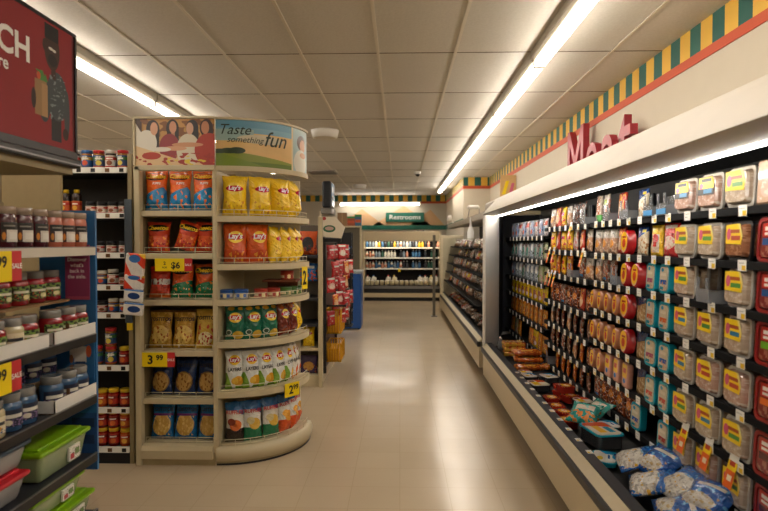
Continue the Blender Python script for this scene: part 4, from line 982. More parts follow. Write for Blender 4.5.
part(MB().prism(cpy, 'y', CY0, 6.62, M_can).prism([(1.08, 1.868), (1.116, 1.863), (1.12, 1.90), (1.165, 1.92), (1.165, 2.0), (1.86, 2.0), (1.86, 2.06), (1.10, 2.055), (1.08, 2.03)], 'y', 6.62, 7.42, M_can), 'canopy', root)
part(MB().box(1.168, 1.84, CY0, 7.42, 1.96, 1.998, M_back), 'canopy_liner', root)
y = 7.28; k_ = 0
while y > CY0 + .3:
    y2 = max(CY0 + .05, y - 1.37)
    part(MB().box(1.123, 1.148, y2 + .012, y - .012, 1.855, 1.874, M_casetube, .004), 'light_tube', root)
    y = y2
ep = MB()
ep.prism([(.93, 6.51), (.955, 6.51), (1.165, 6.88), (1.30, 7.46), (1.795, 7.5), (1.795, 7.54), (1.27, 7.5), (1.135, 6.9), (.93, 6.56)], 'z', .345, 1.86, M_whitemetal)
ep.mats = [mat('bright_white_panel', 'f2eee6', .35, var=.02)]
part(ep, 'end_panel', root)
part(MB().prism([(1.168, 6.876), (1.172, 6.872), (1.312, 7.44), (1.79, 7.475), (1.79, 7.495), (1.302, 7.455)], 'z', .42, 1.9, M_dark), 'end_liner', root)

ROWS = {'near': [1.685, 1.47, 1.28, 1.085, .875, .67, .47], 'middle': [1.68, 1.48, 1.275, 1.03, .83, .64, .455], 'far': [1.605, 1.375, 1.145, .95, .73, .475]}
BAYS = {'near': (.6, 4.165), 'middle': (4.185, 5.45), 'far': (5.47, 7.42)}
PX = 1.35
racks = {}
M_sale = art('sale_tag_print', 'f3cf10', (('r', 0, 0, 1, .5, 'e8661c'), ('r', .2, .62, .8, .8, 'b8341c'), ('r', .25, .2, .75, .36, 'f6e6c8')), mott=.03)
M_tag2 = art('shelf_tag_print', 'f2f0ea', (('r', .5, .05, .95, .5, 'ecc21a'), ('r', .1, .66, .8, .74, 'b4b4b0')), mott=.02)
M_tagb = art('shelf_tag_print_white', 'f2f0ea', (('r', .15, .64, .85, .72, 'b4b4b0'), ('r', .15, .3, .6, .38, 'b4b4b0')), mott=.02)
for bay, zs in ROWS.items():
    y0, y1 = BAYS[bay]
    lbl = {'near': 'shelf rack of tubs and trays nearer the camera end of the meat case', 'middle': 'shelf rack of pouches in the middle of the meat case', 'far': 'shelf rack of snack packs beside the white end panel of the meat case'}[bay]
    rk = empty('display_rack', lbl, 'shelf rack', (1.6, (y0 + y1) / 2, .4), 0, 'shelf racks of the meat case')
    racks[bay] = rk
    part(MB().box(1.77, 1.79, y0, y0 + .03, .43, 1.9, M_dark), 'standard', rk); part(MB().box(1.77, 1.79, y1 - .03, y1, .43, 1.9, M_dark), 'standard', rk)
    for z in zs:
        xo = .16 * 0
        s_ = part(MB().box(1.36, 1.77, y0, y1, z - .003, z + .007, M_back), 'shelf', rk)
        MB().box(1.345, 1.36, y0, y1, z - .024, z + .008, M_rail, .002).build('price_rail', s_)
SHELF = {b: s_ for b, s_ in racks.items()}
def shelf_of(bay, j):
    return [c for c in racks[bay].children if c.name.split('.')[0] == 'shelf'][j]
def price_tag(bay, j, y, tall=False, m_=None, w=.05):
    z = ROWS[bay][j]; s_ = shelf_of(bay, j)
    if tall:
        b = MB().box(-w / 2, w / 2, -.002, 0, -.11, .0, M_sale).box(-w / 2, w / 2, -.0022, 0, 0, .035, M_tag)
    else:
        b = MB().box(-w / 2, w / 2, -.002, 0, -.03, .014, m_ or M_tag2)
    o = b.build('sale_tag' if tall else 'price_tag', s_)
    o.location = (1.3445 - racks[bay].location.x * 0, y, z); o.rotation_euler = (R(-14) * tall, 0, R(-90))
MR = R(-90)
cnt = {}
def stock(bay, j, items, grp, tagw=.05):
    """items: (depth along the aisle, kind, turn, set back, depth copies)"""
    nb = len(ROWS[bay])
    for i, it in enumerate(items):
        y, k = it[0], it[1]
        turn = it[2] if len(it) > 2 else 0
        if k is not None:
            sh = ('top' if j == 0 else 'bottom' if j == nb - 1 else ORD[j + 1]) + ' shelf'
            lb = f'{k.look}, {ORD[i + 1]} from camera end, {sh}, {bay} meat rack'
            o = k.put((PX + .035 + (it[3] if len(it) > 3 else 0), y + (.055 if bay == 'near' else .02), ROWS[bay][j] + .0075), MR + turn, lb, grp, -.05 if k.name != 'pusher_tray' else 0)
            for c in range(it[4] if len(it) > 4 else 0):
                k.put((PX + .035 + .055 * (c + 1), y + .055 + rnd.uniform(-.006, .006), ROWS[bay][j] + .0075), MR, f'{k.look}, {("directly", "farther")[c]} behind the {ORD[i + 1]}, {sh}, {bay} rack', grp, -.05)
        price_tag(bay, j, y, False, (M_tag2, M_tagb)[(i * 7 + j * 3) % 3 == 0], tagw)
C = [2.10, 2.32, 2.54, 2.76, 2.955, 3.115, 3.30, 3.46, 3.61, 3.755, 3.89, 4.03]
J = lambda: rnd.uniform(-.06, .06)
NEAR = [
    [K_kraft, K_yg, K_yk, K_yk, K_pushb, K_pushb, K_pblu, K_push, K_prd2, K_push, K_pgrp, K_pgrn],
    [K_rb, K_bt, K_yg, K_yg, K_pred, K_pyel, K_pblu, K_ovr, K_prd2, K_pwht, K_pwht, K_pwht],
    [K_rb, K_yg, K_push, K_yg, K_t2, K_t1, K_ovr, K_ovr, K_push, K_pclr, K_pclr, K_pwht],
    [K_rg, K_yb, K_yg, K_yb, K_t3, K_t3, K_pdbl, K_ovr, K_ov, K_ov, K_ov, K_ov],
    [K_ro, K_yr, K_yr, K_yb, K_t2, K_t1, K_pdbl, K_ovr, K_ov, K_ov, K_ov, K_ov],
    [K_rk, K_yg, K_yb, K_yg, K_t4, K_t4, K_pdbl, K_rec, K_rec, K_rec, K_ov, K_ov],
    [K_rk, K_yg, K_yr, K_yg, K_t4, None, K_t2, K_pbrn, K_pbrn, K_pbrn, K_pbrn, K_pclr]]
for j, ks in enumerate(NEAR):
    stock('near', j, [(C[i], k, J(), 0, (2 if k.name == 'deli_tub' and j > 1 else 1 if k.name == 'deli_tub' else 0) if k else 0) for i, k in enumerate(ks)], f'packs on the {ORD[j + 1]} shelf of the near meat rack', .055)
B7 = [4.26 + .168 * i for i in range(7)]
MID = [
    [K_push, K_pdrk, K_pdrk, K_pwht, K_pyr, K_prd2, K_pwht], [K_pwht, K_prd2, K_pgrp, K_pyr, K_pyr, K_prd2, K_pyr], [K_pwht, K_pclr, K_push, K_porg, K_pyr, K_porg, K_pyr],
    [K_pbrn, K_prd2, K_pbrn, K_pbrn, K_pclr, K_pbrn, K_pbrn], [K_pbac, K_pclr, K_pbac, K_pwht, K_pbac, K_pclr, K_pwht], [K_pbrn, K_porg, K_pwht, K_pbac, K_pclr, K_pbac, K_pclr], [K_pbac, K_pbrn, K_porg, K_porg, K_porg, K_porg, K_push]]
for j, ks in enumerate(MID):
    stock('middle', j, [(B7[i], k, J() * 2 + (-.25 if j > 3 and k is not K_push else 0)) for i, k in enumerate(ks)], f'packs on the {ORD[j + 1]} shelf of the middle meat rack', .05)
A10 = [5.56 + .195 * i for i in range(9)]
FAR = [[K_s2, K_s1, K_s2, K_s1, K_s2, K_s1, K_s2, K_s1, K_s1], [K_s5, K_s3, K_s3, K_s4, K_s3, K_s3, K_s4, K_s3, K_s3], [K_s5, K_s5, K_s4, K_s4, K_s4, K_s3, K_s4, K_s4, K_s1],
       [K_s6] * 9, [K_s7] * 9, [K_s7, K_s7, K_s6, K_s7, None, None, K_s7, K_s5, K_s7]]
for j, ks in enumerate(FAR):
    stock('far', j, [(A10[i], k, J()) for i, k in enumerate(ks)], f'packs on the {ORD[j + 1]} shelf of the far meat rack', .045)
for bay, j, y in (('near', 5, 2.76), ('near', 5, 2.55), ('near', 5, 2.36), ('middle', 1, 5.27), ('middle', 1, 5.12), ('middle', 2, 5.32), ('middle', 2, 5.2), ('middle', 2, 5.09), ('middle', 1, 4.32), ('middle', 0, 4.62)):
    price_tag(bay, j, y, True, w=.06 if bay == 'near' else .045)

# what lies in the well
def well_z(x): return .342 + (x - 1.04) / .36 * .06
def flat_tub(look, lbl, x, y, lidm, body, rz, w=.17, d=.13, h=.05, z=None, cat='deli meat', group='tubs lying in the meat case well'):
    x -= .02
    r = empty('meat_tub', lbl, cat, (x, y, well_z(x + d / 2) if z is None else z), rz, group)
    bm_ = dome(w, d, h, .028, body, .004); mx = Matrix.Translation((0, -d / 2, 0)) @ Matrix.Rotation(R(-90), 4, 'X') @ Matrix.Translation((0, 0, 0))
    b = MB(); n = 0
    o = rounded(w, d, .03)
    o = [(p[0], p[1] - d / 2) for p in o]
    MB().prism([(p[0] * .92, p[1] * .92) for p in o], 'z', 0, h - .008, body).build('tub_body', r)
    MB().prism(o, 'z', h - .012, h - .004, mat('teal_rim', '', ) if look == 'teal' else body).build('tub_rim', r)
    MB().prism([(p[0] * .88, p[1] * .86) for p in o], 'z', h - .006, h, lidm).build('lid_film', r, uv='top')
    return r
A_film1 = art('white_blue_film', 'dedad0', (('d', -1, 1, .25, '1f8fc0'), ('r', .3, .55, .9, .85, 'e8e6de'), ('r', .35, .65, .7, .75, '2a5a9a'), ('e', .7, .3, .18, .14, 'd8b83a')), rough=.2, coat=.4, mott=.04)
A_film2 = art('red_yellow_film', 'dcd2c2', (('r', 0, .5, .45, 1, 'd8502a'), ('r', .35, .1, .9, .5, 'e8c02a'), ('e', .6, .7, .2, .15, 'e8e0d2'), ('r', .1, .1, .3, .4, 'b02a1c')), rough=.2, coat=.4, mott=.04)
A_film3 = art('red_tub_film', 'a82a1a', (('e', .5, .5, .36, .34, 'd8a83a'), ('e', .5, .55, .2, .16, 'e0d2b8'), ('n', 0, 0, 1, 1, 7, .6, 'e07a2a')), rough=.2, coat=.4, mott=.06)
A_film4 = art('teal_tub_film', 'd6ccb4', (('d', -1, .2, -.25, 'd2502a'), ('r', .3, .2, .85, .5, 'e3b03a'), ('r', .4, .6, .85, .85, '2a8fae')), rough=.2, coat=.4, mott=.05)
B_grey = mat('smoky_tub', '3a3a3c', .2, coat=.5); B_redt = mat('dark_red_tub', '8e2418', .25, coat=.4); B_teal = MATS['teal_rim']
fr = 'sliced meat tub with white and blue film'
flat_tub('w', 'white and blue film tub lying in the well next to the sausages', 1.13, 5.02, A_film1, B_grey, R(-80))
flat_tub('w', 'white and blue film tub lying in the well against the shelves', 1.27, 4.9, A_film1, B_grey, R(-75))
flat_tub('w', 'red and yellow film tub in the well before the blue film tubs', 1.14, 4.72, A_film2, B_grey, R(-80), .2, .16)
for i, (x, y, z) in enumerate(((1.14, 4.3, None), (1.27, 4.28, None), (1.25, 4.42, None), (1.12, 4.1, None), (1.255, 4.35, .44), (1.13, 3.95, None))):
    flat_tub('r', f'dark red meat tub in the well, {ORD[i + 1]} of the red heap towards the camera', x, y, A_film3, B_redt, R(-90 + 15 * (i % 3)), .135, .115, .05, z)
A_tpouch = art('teal_pouch_print', '2a9a8e', (('n', 0, 0, 1, .5, 5, .5, 'd8873a'), ('r', .2, .55, .8, .8, 'cfc6b0'), ('n', 0, .4, 1, 1, 6, .62, '8fc8ba')), **CL)
for i, (x, y, a) in enumerate(((1.2, 3.74, .3), (1.12, 3.62, .9))):
    o = Kind('meat_pouch', 'x', 'packaged meat', [bagmesh('pouch', .19, .17, .05, A_tpouch, (), 61 + i, 8, 10, .04)]).put((x, y, .42), R(-90) + a, ('teal pouch propped in the well behind the orange pouch', 'teal and orange pouch lying in the well by the rim')[i], 'teal pouches in the well', -1.0)
flat_tub('teal', 'teal rimmed tub with grey sides in the well before the blue bags', 1.2, 3.42, A_film4, B_grey, R(-80), .25, .17, .085)
flat_tub('teal', 'flat teal rimmed tray in the well beside the rim', 1.13, 3.16, A_film1, B_teal, R(-110), .19, .13, .03)
for i, (y, x, a, f_, b_, nm) in enumerate(((3.95, 1.29, -.3, A_film3, B_redt, 'dark red meat tub'), (4.12, 1.31, .2, A_film2, B_grey, 'red and yellow film tub'), (3.58, 1.3, .1, A_film1, B_grey, 'white and blue film tub'), (4.56, 1.28, -.2, A_film3, B_redt, 'dark red meat tub'), (5.16, 1.13, .1, A_film2, B_grey, 'red and yellow film tub'), (3.78, 1.1, .2, A_film3, B_redt, 'dark red meat tub'))):
    where = ('behind the teal pouches', 'against the shelves behind the red heap', 'behind the teal rimmed tub', 'at the sausage end of the red heap', 'by the rim just before the sausages', 'by the rim beside the teal pouches')[i]
    flat_tub('r', f'{nm} in the well, {where}', x, y, f_, b_, R(-90) + a, .15, .12, .05)
# sausages at the far end of the well
A_saus = art('sausage_wrap', 'b4521c', (('n', 0, 0, 1, 1, 9, .5, 'd8862a'), ('n', 0, 0, 1, 1, 16, .6, '6a2410'), ('r', .3, .35, .7, .65, 'e0b24a')), rough=.18, coat=.5)
A_slab = art('orange_pack_wrap', 'e0a83a', (('n', 0, 0, 1, 1, 6, .5, 'c8562a'), ('r', .1, .3, .9, .7, 'ecd2a4'), ('n', .1, .3, .9, .7, 9, .55, '9a4a6a')), rough=.2, coat=.4)
for i in range(3):
    z = well_z(1.3) + .047 * i
    tag(MB().box(-.11, .11, -.085, .085, 0, .045, A_slab, .012, 2).build('bacon_pack', uv='top', loc=(1.185, 6.05 + .01 * i, z), rz=R(-4 + 3 * i)), f'orange and cream meat pack at the end of the well, {("lowest", "middle", "topmost")[i]} of its stack', 'packaged meat', 'stack of orange meat packs')
def sausage(lbl, x, y, z, rz, w=.27, k=3):
    b = MB()
    for q in range(k):
        r_ = .024; n = 10
        pts = [(r_ * .2, -w / 2), (r_ * .7, -w / 2 + .008), (r_, -w / 2 + .03), (r_, w / 2 - .03), (r_ * .7, w / 2 - .008), (r_ * .2, w / 2)]
        m = MB().lathe([(r0, z0) for r0, z0 in pts], A_saus, n)
        b.add([(p[2], p[0] + (q - (k - 1) / 2) * .046, p[1] + r_) for p in m.v], m.f, A_saus, True)
    o = b.build('sausage_pack', uv='top', loc=(x, y, z), rz=rz); return tag(o, lbl, 'sausages', 'sausage packs in the well')
sausage('smoked sausage pack lying topmost in the well beside the rim', 1.2, 5.52, .49, .05)
sausage('smoked sausage pack in the well under the topmost one', 1.21, 5.5, .43, -.1)
sausage('smoked sausage pack flat in the well, lowest of the sausage pile', 1.2, 5.4, .375, .06)
sausage('short sausage pack in the well behind the sausage pile', 1.33, 5.28, .41, 1.0, .17, 2)
# blue bags
A_blue1 = art('blue_shred_bag', '1f63b4', (('e', .5, .3, .46, .34, 'd2cdc2'), ('n', .05, .02, .95, .62, 11, .57, 'a8a49c'), ('n', .1, .05, .95, .55, 9, .64, 'd8a83a'), ('n', 0, .6, 1, 1, 9, .62, '5aa4dc'), ('r', 0, .94, 1, 1, '16408a')), rough=.16, bump=.7, bscale=26, coat=.5)
A_blue2 = art('deep_blue_bag', '1c57a8', (('n', 0, 0, 1, 1, 9, .62, '6ab0e0'), ('e', .45, .25, .34, .18, 'cfc9bd'), ('n', .1, .05, .8, .45, 12, .58, 'b8a070'), ('r', .2, .66, .8, .76, 'd8d4cc')), rough=.16, bump=.7, bscale=26, coat=.5)
for i, (x, y, z, a, m_, w, h, t) in enumerate(((1.19, 3.0, .41, -.2, A_blue1, .24, .27, -1.25), (1.3, 2.84, .43, .3, A_blue2, .22, .25, -1.1), (1.15, 2.74, .40, -.35, A_blue1, .25, .28, -1.3), (1.28, 2.58, .44, .15, A_blue1, .22, .26, -1.15), (1.15, 2.47, .40, -.3, A_blue2, .24, .26, -1.3),
        (1.31, 2.38, .45, .5, A_blue2, .2, .24, -1.05), (1.18, 2.25, .40, -.1, A_blue1, .24, .27, -1.3), (1.29, 2.1, .42, .2, A_blue2, .22, .25, -1.2), (1.16, 1.98, .4, -.25, A_blue1, .24, .27, -1.3))):
    lb = f'{("blue and white bag of shredded food", "deep blue glossy bag")[m_ is A_blue2]}, {ORD[i + 1]} from the teal tub in the well'
    Kind('food_bag', '', 'food bag', [bagmesh('food_bag', w, h * .8, .07, m_, (), 70 + i, 12, 14, .05)]).put((x - .07 - (.035 if x > 1.25 else 0), y, z - .02), R(-90) + a, lb, 'blue bags in the well', t)
# rim price tags
for i in range(11):
    y = 5.0 - .19 * i
    o = MB().box(-.025, .025, -.03, .0, 0, .002, M_tag2).build('rim_tag', root, uv='top'); o.location = (1.024 - root.location.x, y - root.location.y, .437); o.rotation_euler.z = R(-90)

# the letters on the wall
r = empty('wall_letters', 'red raised letters spelling Meat on the wall over the case', 'sign', (1.95, 5.85, 2.06), MR)
M_lred = mat('sign_letter_red', '9c2433', .4, var=.05)
for ch, x, s in (('M', -.6, 1.09), ('e', -.06, 1.09), ('a', .4, 1.09), ('t', .8, 1.09)):
    vs, fs = letters(ch, s, .0, .0, .03, 0)
    o = MB().add([(a * .82, b_, c) for a, b_, c in vs], fs, M_lred).build('letter', r); o.location = (x, 0, 0)
r = empty('hanging_card', 'small yellow and pink card hanging out from the wall past the red letters', 'card', (1.9, 10.35, 2.37))
MB().box(-.13, .15, 0, .01, 0, .38, mat('peach_card', 'd8b27a', .6)).build('card', r)
MB().prism([(-.1, .04), (-.04, .04), (.03, .28), (-.03, .28)], 'y', -.004, 0, M_yel).prism([(.02, .04), (.08, .04), (.12, .24), (.07, .24)], 'y', -.004, 0, mat('pink_print', 'd86a8a', .5)).build('print', r)
# ================================================================== second meat case further down
root = empty('meat_case', 'second beige open meat case beyond the white end panel', 'refrigerated case', (1.4, 10.0, 0))
F0, F1 = 6.83, 13.25
case_front(root, F0, F1, 7.6)
part(MB().prism([(1.04, .30), (1.04, .34), (1.42, .40), (1.79, .42), (1.79, .30)], 'y', 7.6, F1, M_back), 'well_floor', root)
part(MB().box(1.80, 1.86, 7.7, F1, .3, 1.95, M_back), 'back_panel', root)
part(MB().prism([(1.08, 1.87), (1.16, 1.86), (1.2, 1.9), (1.86, 1.92), (1.86, 1.99), (1.16, 1.985), (1.08, 1.955)], 'y', 7.56, F1, M_can), 'canopy', root)
for i in range(4): part(MB().box(1.215, 1.235, 7.65 + 1.4 * i, 9.0 + 1.4 * i, 1.892, 1.906, M_casetube, .004), 'light_tube', root)
part(MB().box(.92, 1.44, F1, F1 + .05, 0, 1.72, M_beige, .01), 'end_panel', root)
part(MB().box(.98, 1.4, F1 - .012, F1, .45, 1.66, mat('pale_end_liner', 'bdb294', .5)), 'end_liner', root)
SXZ = [(1.15, 1.47), (1.11, 1.29), (1.07, 1.11), (1.03, .92), (1.0, .72)]
for x, z in SXZ:
    s_ = part(MB().box(x + .02, 1.79, 7.7, F1 - .03, z - .012, z, M_back), 'shelf', root)
    MB().box(x, x + .02, 7.7, F1 - .03, z - .016, z + .004, M_rail).build('price_rail', s_)
K_pw2 = pouch('white and red meat pack', 'd6cabb', (('n', 0, 0, 1, .8, 5, .52, 'b8402c'), ('n', 0, 0, 1, 1, 10, .6, '8a6a5a')), .19, .15, .05, 81)
K_pd2 = pouch('dark wrapped meat pack', '3f3428', (('n', 0, 0, 1, 1, 6, .55, '8a6a4a'), ('n', 0, 0, 1, 1, 10, .62, 'd0c4b4')), .19, .15, .05, 82)
K_pr2 = pouch('red and orange meat pack', 'b84a2c', (('n', 0, 0, 1, 1, 5, .55, 'e0b89a'), ('e', .5, .5, .2, .2, 'e0c23a')), .19, .15, .05, 83)
K_pg2 = pouch('brown meat pack with pale label', '8a6a52', (('r', .2, .4, .8, .75, 'd3c9b4'), ('n', 0, 0, 1, 1, 7, .6, '4a2c1c')), .19, .15, .05, 84)
KF = [K_pw2, K_pd2, K_pr2, K_pg2, K_pd2, K_pg2]
for j, (x, z) in enumerate(SXZ):
    for i in range(20):
        y = 7.95 + .262 * i
        if rnd.random() < .12: continue
        k = rnd.choice(KF)
        k.put((x + .1 + rnd.uniform(0, .05), y, z), MR + rnd.uniform(-.1, .5), f'{k.look}, {ORD[i + 1]} along {ORD[j + 1]} shelf, second meat case', f'meat packs on the {ORD[j + 1]} shelf of the second case', -.35, 0, rnd.uniform(.95, 1.08))
for i in range(16):
    y = 7.85 + .32 * i; k = rnd.choice(KF)
    k.put((1.1, y, .40), MR + rnd.uniform(-.4, .4), f'{k.look}, {ORD[i + 1]} lying in the well of the second meat case', 'meat packs in the second well', -1.2)
# bits on its canopy
r = empty('clip_lamp', 'small white clip lamp at the far end of the second canopy', 'lamp', (1.13, 12.6, 1.985))
part(MB().lathe([(.045, 0), (.045, .01), (.012, .012), (.012, .07)], M_white, 12, 1.13, 12.6).add(*[(lambda b: ([(x, y, z + 1.985) for x, y, z in b.v], b.f))(MB())][0], M_white) if False else MB().box(1.1, 1.16, 12.57, 12.63, 1.985, 2.0, M_white), 'base', r)
part(MB().tube([(1.13, 12.6, 2.0), (1.12, 12.58, 2.06), (1.08, 12.5, 2.1)], .01, M_white), 'arm', r)
b = MB(); h0 = MB().lathe([(.03, -.06), (.07, .04), (.02, .06)], M_white, 14)
b.add([(1.06 + p[0], 12.46 + p[1] * .8 + p[2] * .6, 2.08 - p[2] + 0) for p in h0.v], h0.f, M_white, True); part(b, 'lamp_head', r)
r = empty('hanging_tag', 'white bottle-shaped tag hanging from the second canopy by a chrome arm', 'tag', (1.08, 8.85, 1.6))
part(MB().tube([(1.2, 8.85, 1.985), (1.2, 8.85, 2.08), (1.05, 8.85, 2.06), (1.03, 8.85, 1.93)], .008, M_steel), 'arm', r)
part(MB().prism([(1.02, 1.62), (1.12, 1.62), (1.12, 1.72), (1.085, 1.82), (1.085, 1.94), (1.055, 1.94), (1.055, 1.82), (1.02, 1.72)], 'y', 8.84, 8.852, M_white), 'tag_card', r)
part(MB().box(1.02, 1.2, 8.8, 8.9, 2.06, 2.12, M_white, .02), 'lamp_head', r)
r = empty('clear_bottle', 'small clear plastic bottle at the end of the meat well beside the white panel', 'bottle', (1.13, 6.55, .352))
MB().lathe([(.03, 0), (.034, .01), (.034, .08), (.014, .11), (.014, .12)], M_acr, 14).build('bottle_body', r)
MB().lathe([(.016, .118), (.016, .14)], M_white, 12).build('cap', r)
r = empty('aisle_post', 'slim dark metal post standing beside the rear dairy case', 'post', (.72, 12.3, 0))
MB().box(-.03, .03, -.02, .02, .01, 1.72, mat('post_metal', '6a655a', .35, metal=.5), .006).build('post', r)
MB().box(-.06, .06, -.08, .08, 0, .012, M_dark).build('foot_plate', r)

# ================================================================== dairy case on the rear wall
root = empty('dairy_case', 'open dairy case with dark shelves under the Restrooms sign', 'refrigerated case', (.05, 16.2, 0))
M_dairytube = glow('lit_dairy_tube', 'fff4e2', 16.0)
DX0, DX1, DY = -.96, 1.06, 15.5
part(MB().box(DX0, DX1, DY + .9, DY + 1.0, 0, 1.84, M_back), 'back_panel', root)
part(MB().box(DX0 - .04, DX0, DY - .02, DY + 1.0, 0, 1.86, M_beige, .005), 'side_panel', root)
part(MB().box(DX1, DX1 + .04, DY - .02, DY + 1.0, 0, 1.86, M_beige, .005), 'side_panel', root)
part(MB().box(DX0, DX1, DY + .05, DY + .1, 1.60, 1.86, M_beige, .01).box(DX0, DX1, DY + .09, DY + 1.0, 1.70, 1.855, M_beige), 'canopy', root)
part(MB().box(DX0 + .02, DX1 - .02, DY + .12, DY + .16, 1.67, 1.69, M_dairytube), 'light_tube', root)
part(MB().box(DX0, DX1, DY - .02, DY + .9, .10, .22, M_beige, .005), 'lower_panel', root)
part(MB().box(DX0, DX1, DY + .08, DY + .9, 0, .10, M_black), 'toe_kick', root)
part(MB().box(DX0, DX1, DY - .03, DY + .03, .22, .30, M_black), 'bumper', root)
part(MB().box(DX0, DX1, DY - .03, DY + .9, .30, .42, M_back).box(DX0, DX1, DY - .04, DY - .03, .33, .41, M_steel), 'deck', root)
DZ = [1.43, 1.155, .86]
for z in DZ:
    s_ = part(MB().box(DX0, DX1, DY + .3, DY + .9, z - .02, z, M_dark), 'shelf', root)
    MB().box(DX0, DX1, DY + .285, DY + .3, z - .03, z + .005, M_tag).build('price_rail', s_)
def bottle(look, body, cap, h=.2, r=.036, band=None):
    p = [('bottle_body', MB().lathe([(r * .9, 0), (r, .006), (r, h * .6), (r * .45, h * .85), (r * .45, h * .9)], body, 10).mesh('bottle_body')), ('cap', MB().lathe([(r * .5, h * .9), (r * .5, h)], cap, 10).mesh('cap'))]
    if band: p.append(('label', MB().lathe([(r + .001, h * .15), (r + .001, h * .52)], band, 10).mesh('label')))
    return Kind('dairy_bottle', look, 'bottle', p, h, 2 * r, 2 * r)
W_b = mat('milk_white', 'd9d6cc', .35); B_b = mat('blue_bottle', '3a6a9a', .35); G_b = mat('dark_green_bottle', '2c5a4c', .35); K_b = mat('dark_bottle', '2c3038', .35); Y_b = mat('yellow_bottle', 'd8b02a', .35); R_b = mat('pink_bottle', 'c88a72', .35); S_b = mat('steel_blue_bottle', '7a8a9c', .35)
DK = dict(w=bottle('white bottle', W_b, R_lid, band=R_b), b=bottle('blue bottle', B_b, W_lid), g=bottle('dark green bottle', G_b, W_lid), k=bottle('dark bottle', K_b, W_lid), y=bottle('yellow bottle', Y_b, W_lid, .17), p=bottle('pink bottle', R_b, W_lid, .18), s=bottle('steel blue carton bottle', S_b, K_lid), W=bottle('plain white bottle', W_b, W_lid), c=bottle('white bottle with blue label', W_b, Bl_lid, band=B_b))
rows = ['bssWybkgkyswsWsksyykp.kp', 'wpwssgWWWW.ksp.bbb.k.gg', 'wpwbcpwbcsbwkk.bsb.kggk']
for j, rw in enumerate(rows):
    for i, ch in enumerate(rw):
        if ch == '.': continue
        k = DK[ch]; k.put((DX0 + .06 + i * .084, DY + .36, DZ[j]), 0, f'{k.look}, {ORD[i + 1]} from the left side on the {ORD[j + 1]} dairy shelf'.replace('the left side', 'the gondola side'), f'bottles on the {ORD[j + 1]} dairy shelf')
jug = lambda look, body, cap: Kind('milk_jug', look, 'milk jug', [('jug_body', MB().box(-.06, .06, -.06, .06, 0, .15, body, .02, 2).lathe([(.055, .14), (.05, .17), (.02, .2), (.02, .215)], body, 10).mesh('jug_body')), ('cap', MB().lathe([(.023, .212), (.023, .235)], cap, 10).mesh('cap')), ('handle', MB().tube([(.045, -.03, .19), (.07, -.03, .16), (.065, -.03, .1)], .01, body).mesh('handle'))], .235, .12, .12)
J1 = jug('white milk jug', W_b, R_lid); J2 = jug('cream milk jug with yellow cap', mat('cream_milk', 'd8cda8', .35), Y_lid); J3 = jug('milk jug with blue cap', W_b, Bl_lid)
lowm = Kind('cream_tub', 'short cream tub', 'tub', [('tub_body', MB().lathe([(.05, 0), (.058, .1), (.056, .11)], MATS['cream_milk'], 12).mesh('tub_body')), ('lid', MB().lathe([(.06, .11), (.06, .12), (.03, .13)], W_lid, 12).mesh('lid'))])
for i in range(15): lowm.put((DX0 + .08 + i * .132, DY + .05, .42), 0, f'short cream tub, {ORD[i + 1]} from the gondola side along the dairy deck', 'tubs along the dairy deck')
for i, (x, k) in enumerate(((.08, J1), (.24, J3), (.64, J1), (.8, J2), (1.5, J3), (1.64, J1), (1.8, J2), (1.93, J1))):
    k.put((DX0 + x, DY + .24, .42), 0, f'{k.look}, {ORD[i + 1]} from the gondola side behind the dairy tubs', 'jugs behind the dairy tubs', 0, 0, 1.1)
tag(MB().box(.05, .11, 0, .004, -.06, .02, M_yel).build('shelf_card', loc=(-.1, DY + .28, .83)), 'small yellow price card on the lowest dairy shelf edge', 'price sign')
r = empty('dairy_vent', 'pale slotted plate on top of the dairy case', 'vent', (.55, 15.7, 1.86))
MB().box(-.12, .12, -.1, .1, 0, .04, M_whitemetal, .005).build('plate', r); MB().box(-.1, .1, -.103, -.1, .01, .03, M_dark).build('slots', r)

# ================================================================== gondola ends further down the aisle
root = empty('end_gondola', 'ivory gondola end with header just past the rounded chip display', 'shelving', (-1.2, 6.8, 0))
part(MB().box(-.875, -.83, 6.18, 6.24, 0, 1.83, M_ivory, .004), 'upright', root)
part(MB().box(-1.9, -.88, 6.62, 6.66, 0, 1.75, mat('grey_peg_panel', '6d675c', .6)), 'back_panel', root)
part(MB().box(-1.9, -.85, 6.22, 7.5, 0, .12, M_ivory), 'base', root)
GZ = [1.42, .96, .68, .42, .12]
for z in GZ[:4]: part(MB().box(-1.9, -.875, 6.2, 6.62, z - .03, z, M_dark if z > .5 else M_ivory), 'shelf', root)
A_logo = art('header_logo_print', 'e6dcc8', (('e', .4, .35, .24, .13, '2c6a4a'), ('e', .4, .36, .17, .07, 'c8a8a0'), ('r', .1, .78, .9, .86, 'a8a090'), ('e', .2, .72, .08, .06, 'b83a3a'), ('e', .8, .72, .08, .06, 'b83a3a')), mott=.05)
part(MB().prism([(-.88, 1.62), (-.64, 1.6), (-.6, 1.72), (-.7, 1.83), (-.88, 1.9)], 'y', 6.3, 6.34, A_logo), 'header_panel', root)
part(MB().box(-.86, -.82, 6.3, 7.5, 1.55, 1.63, M_black).box(-.84, -.64, 6.28, 6.32, 1.56, 1.6, M_black), 'header_rail', root)
part(MB().box(-.84, -.81, 6.32, 6.36, .12, 1.56, M_black), 'rack_post', root); part(MB().box(-.84, -.81, 7.42, 7.46, .12, 1.56, M_black), 'rack_post', root)
part(MB().box(-.87, -.85, 6.3, 7.5, .12, 1.6, mat('red_rack_back', '5a4038', .6, var=.2)), 'rack_panel', root)
KG = lambda k, x, y, z, rz, lb, g, t=-.05, s=1.0: k.put((x, y, z), rz, lb, g, t, 0, s)
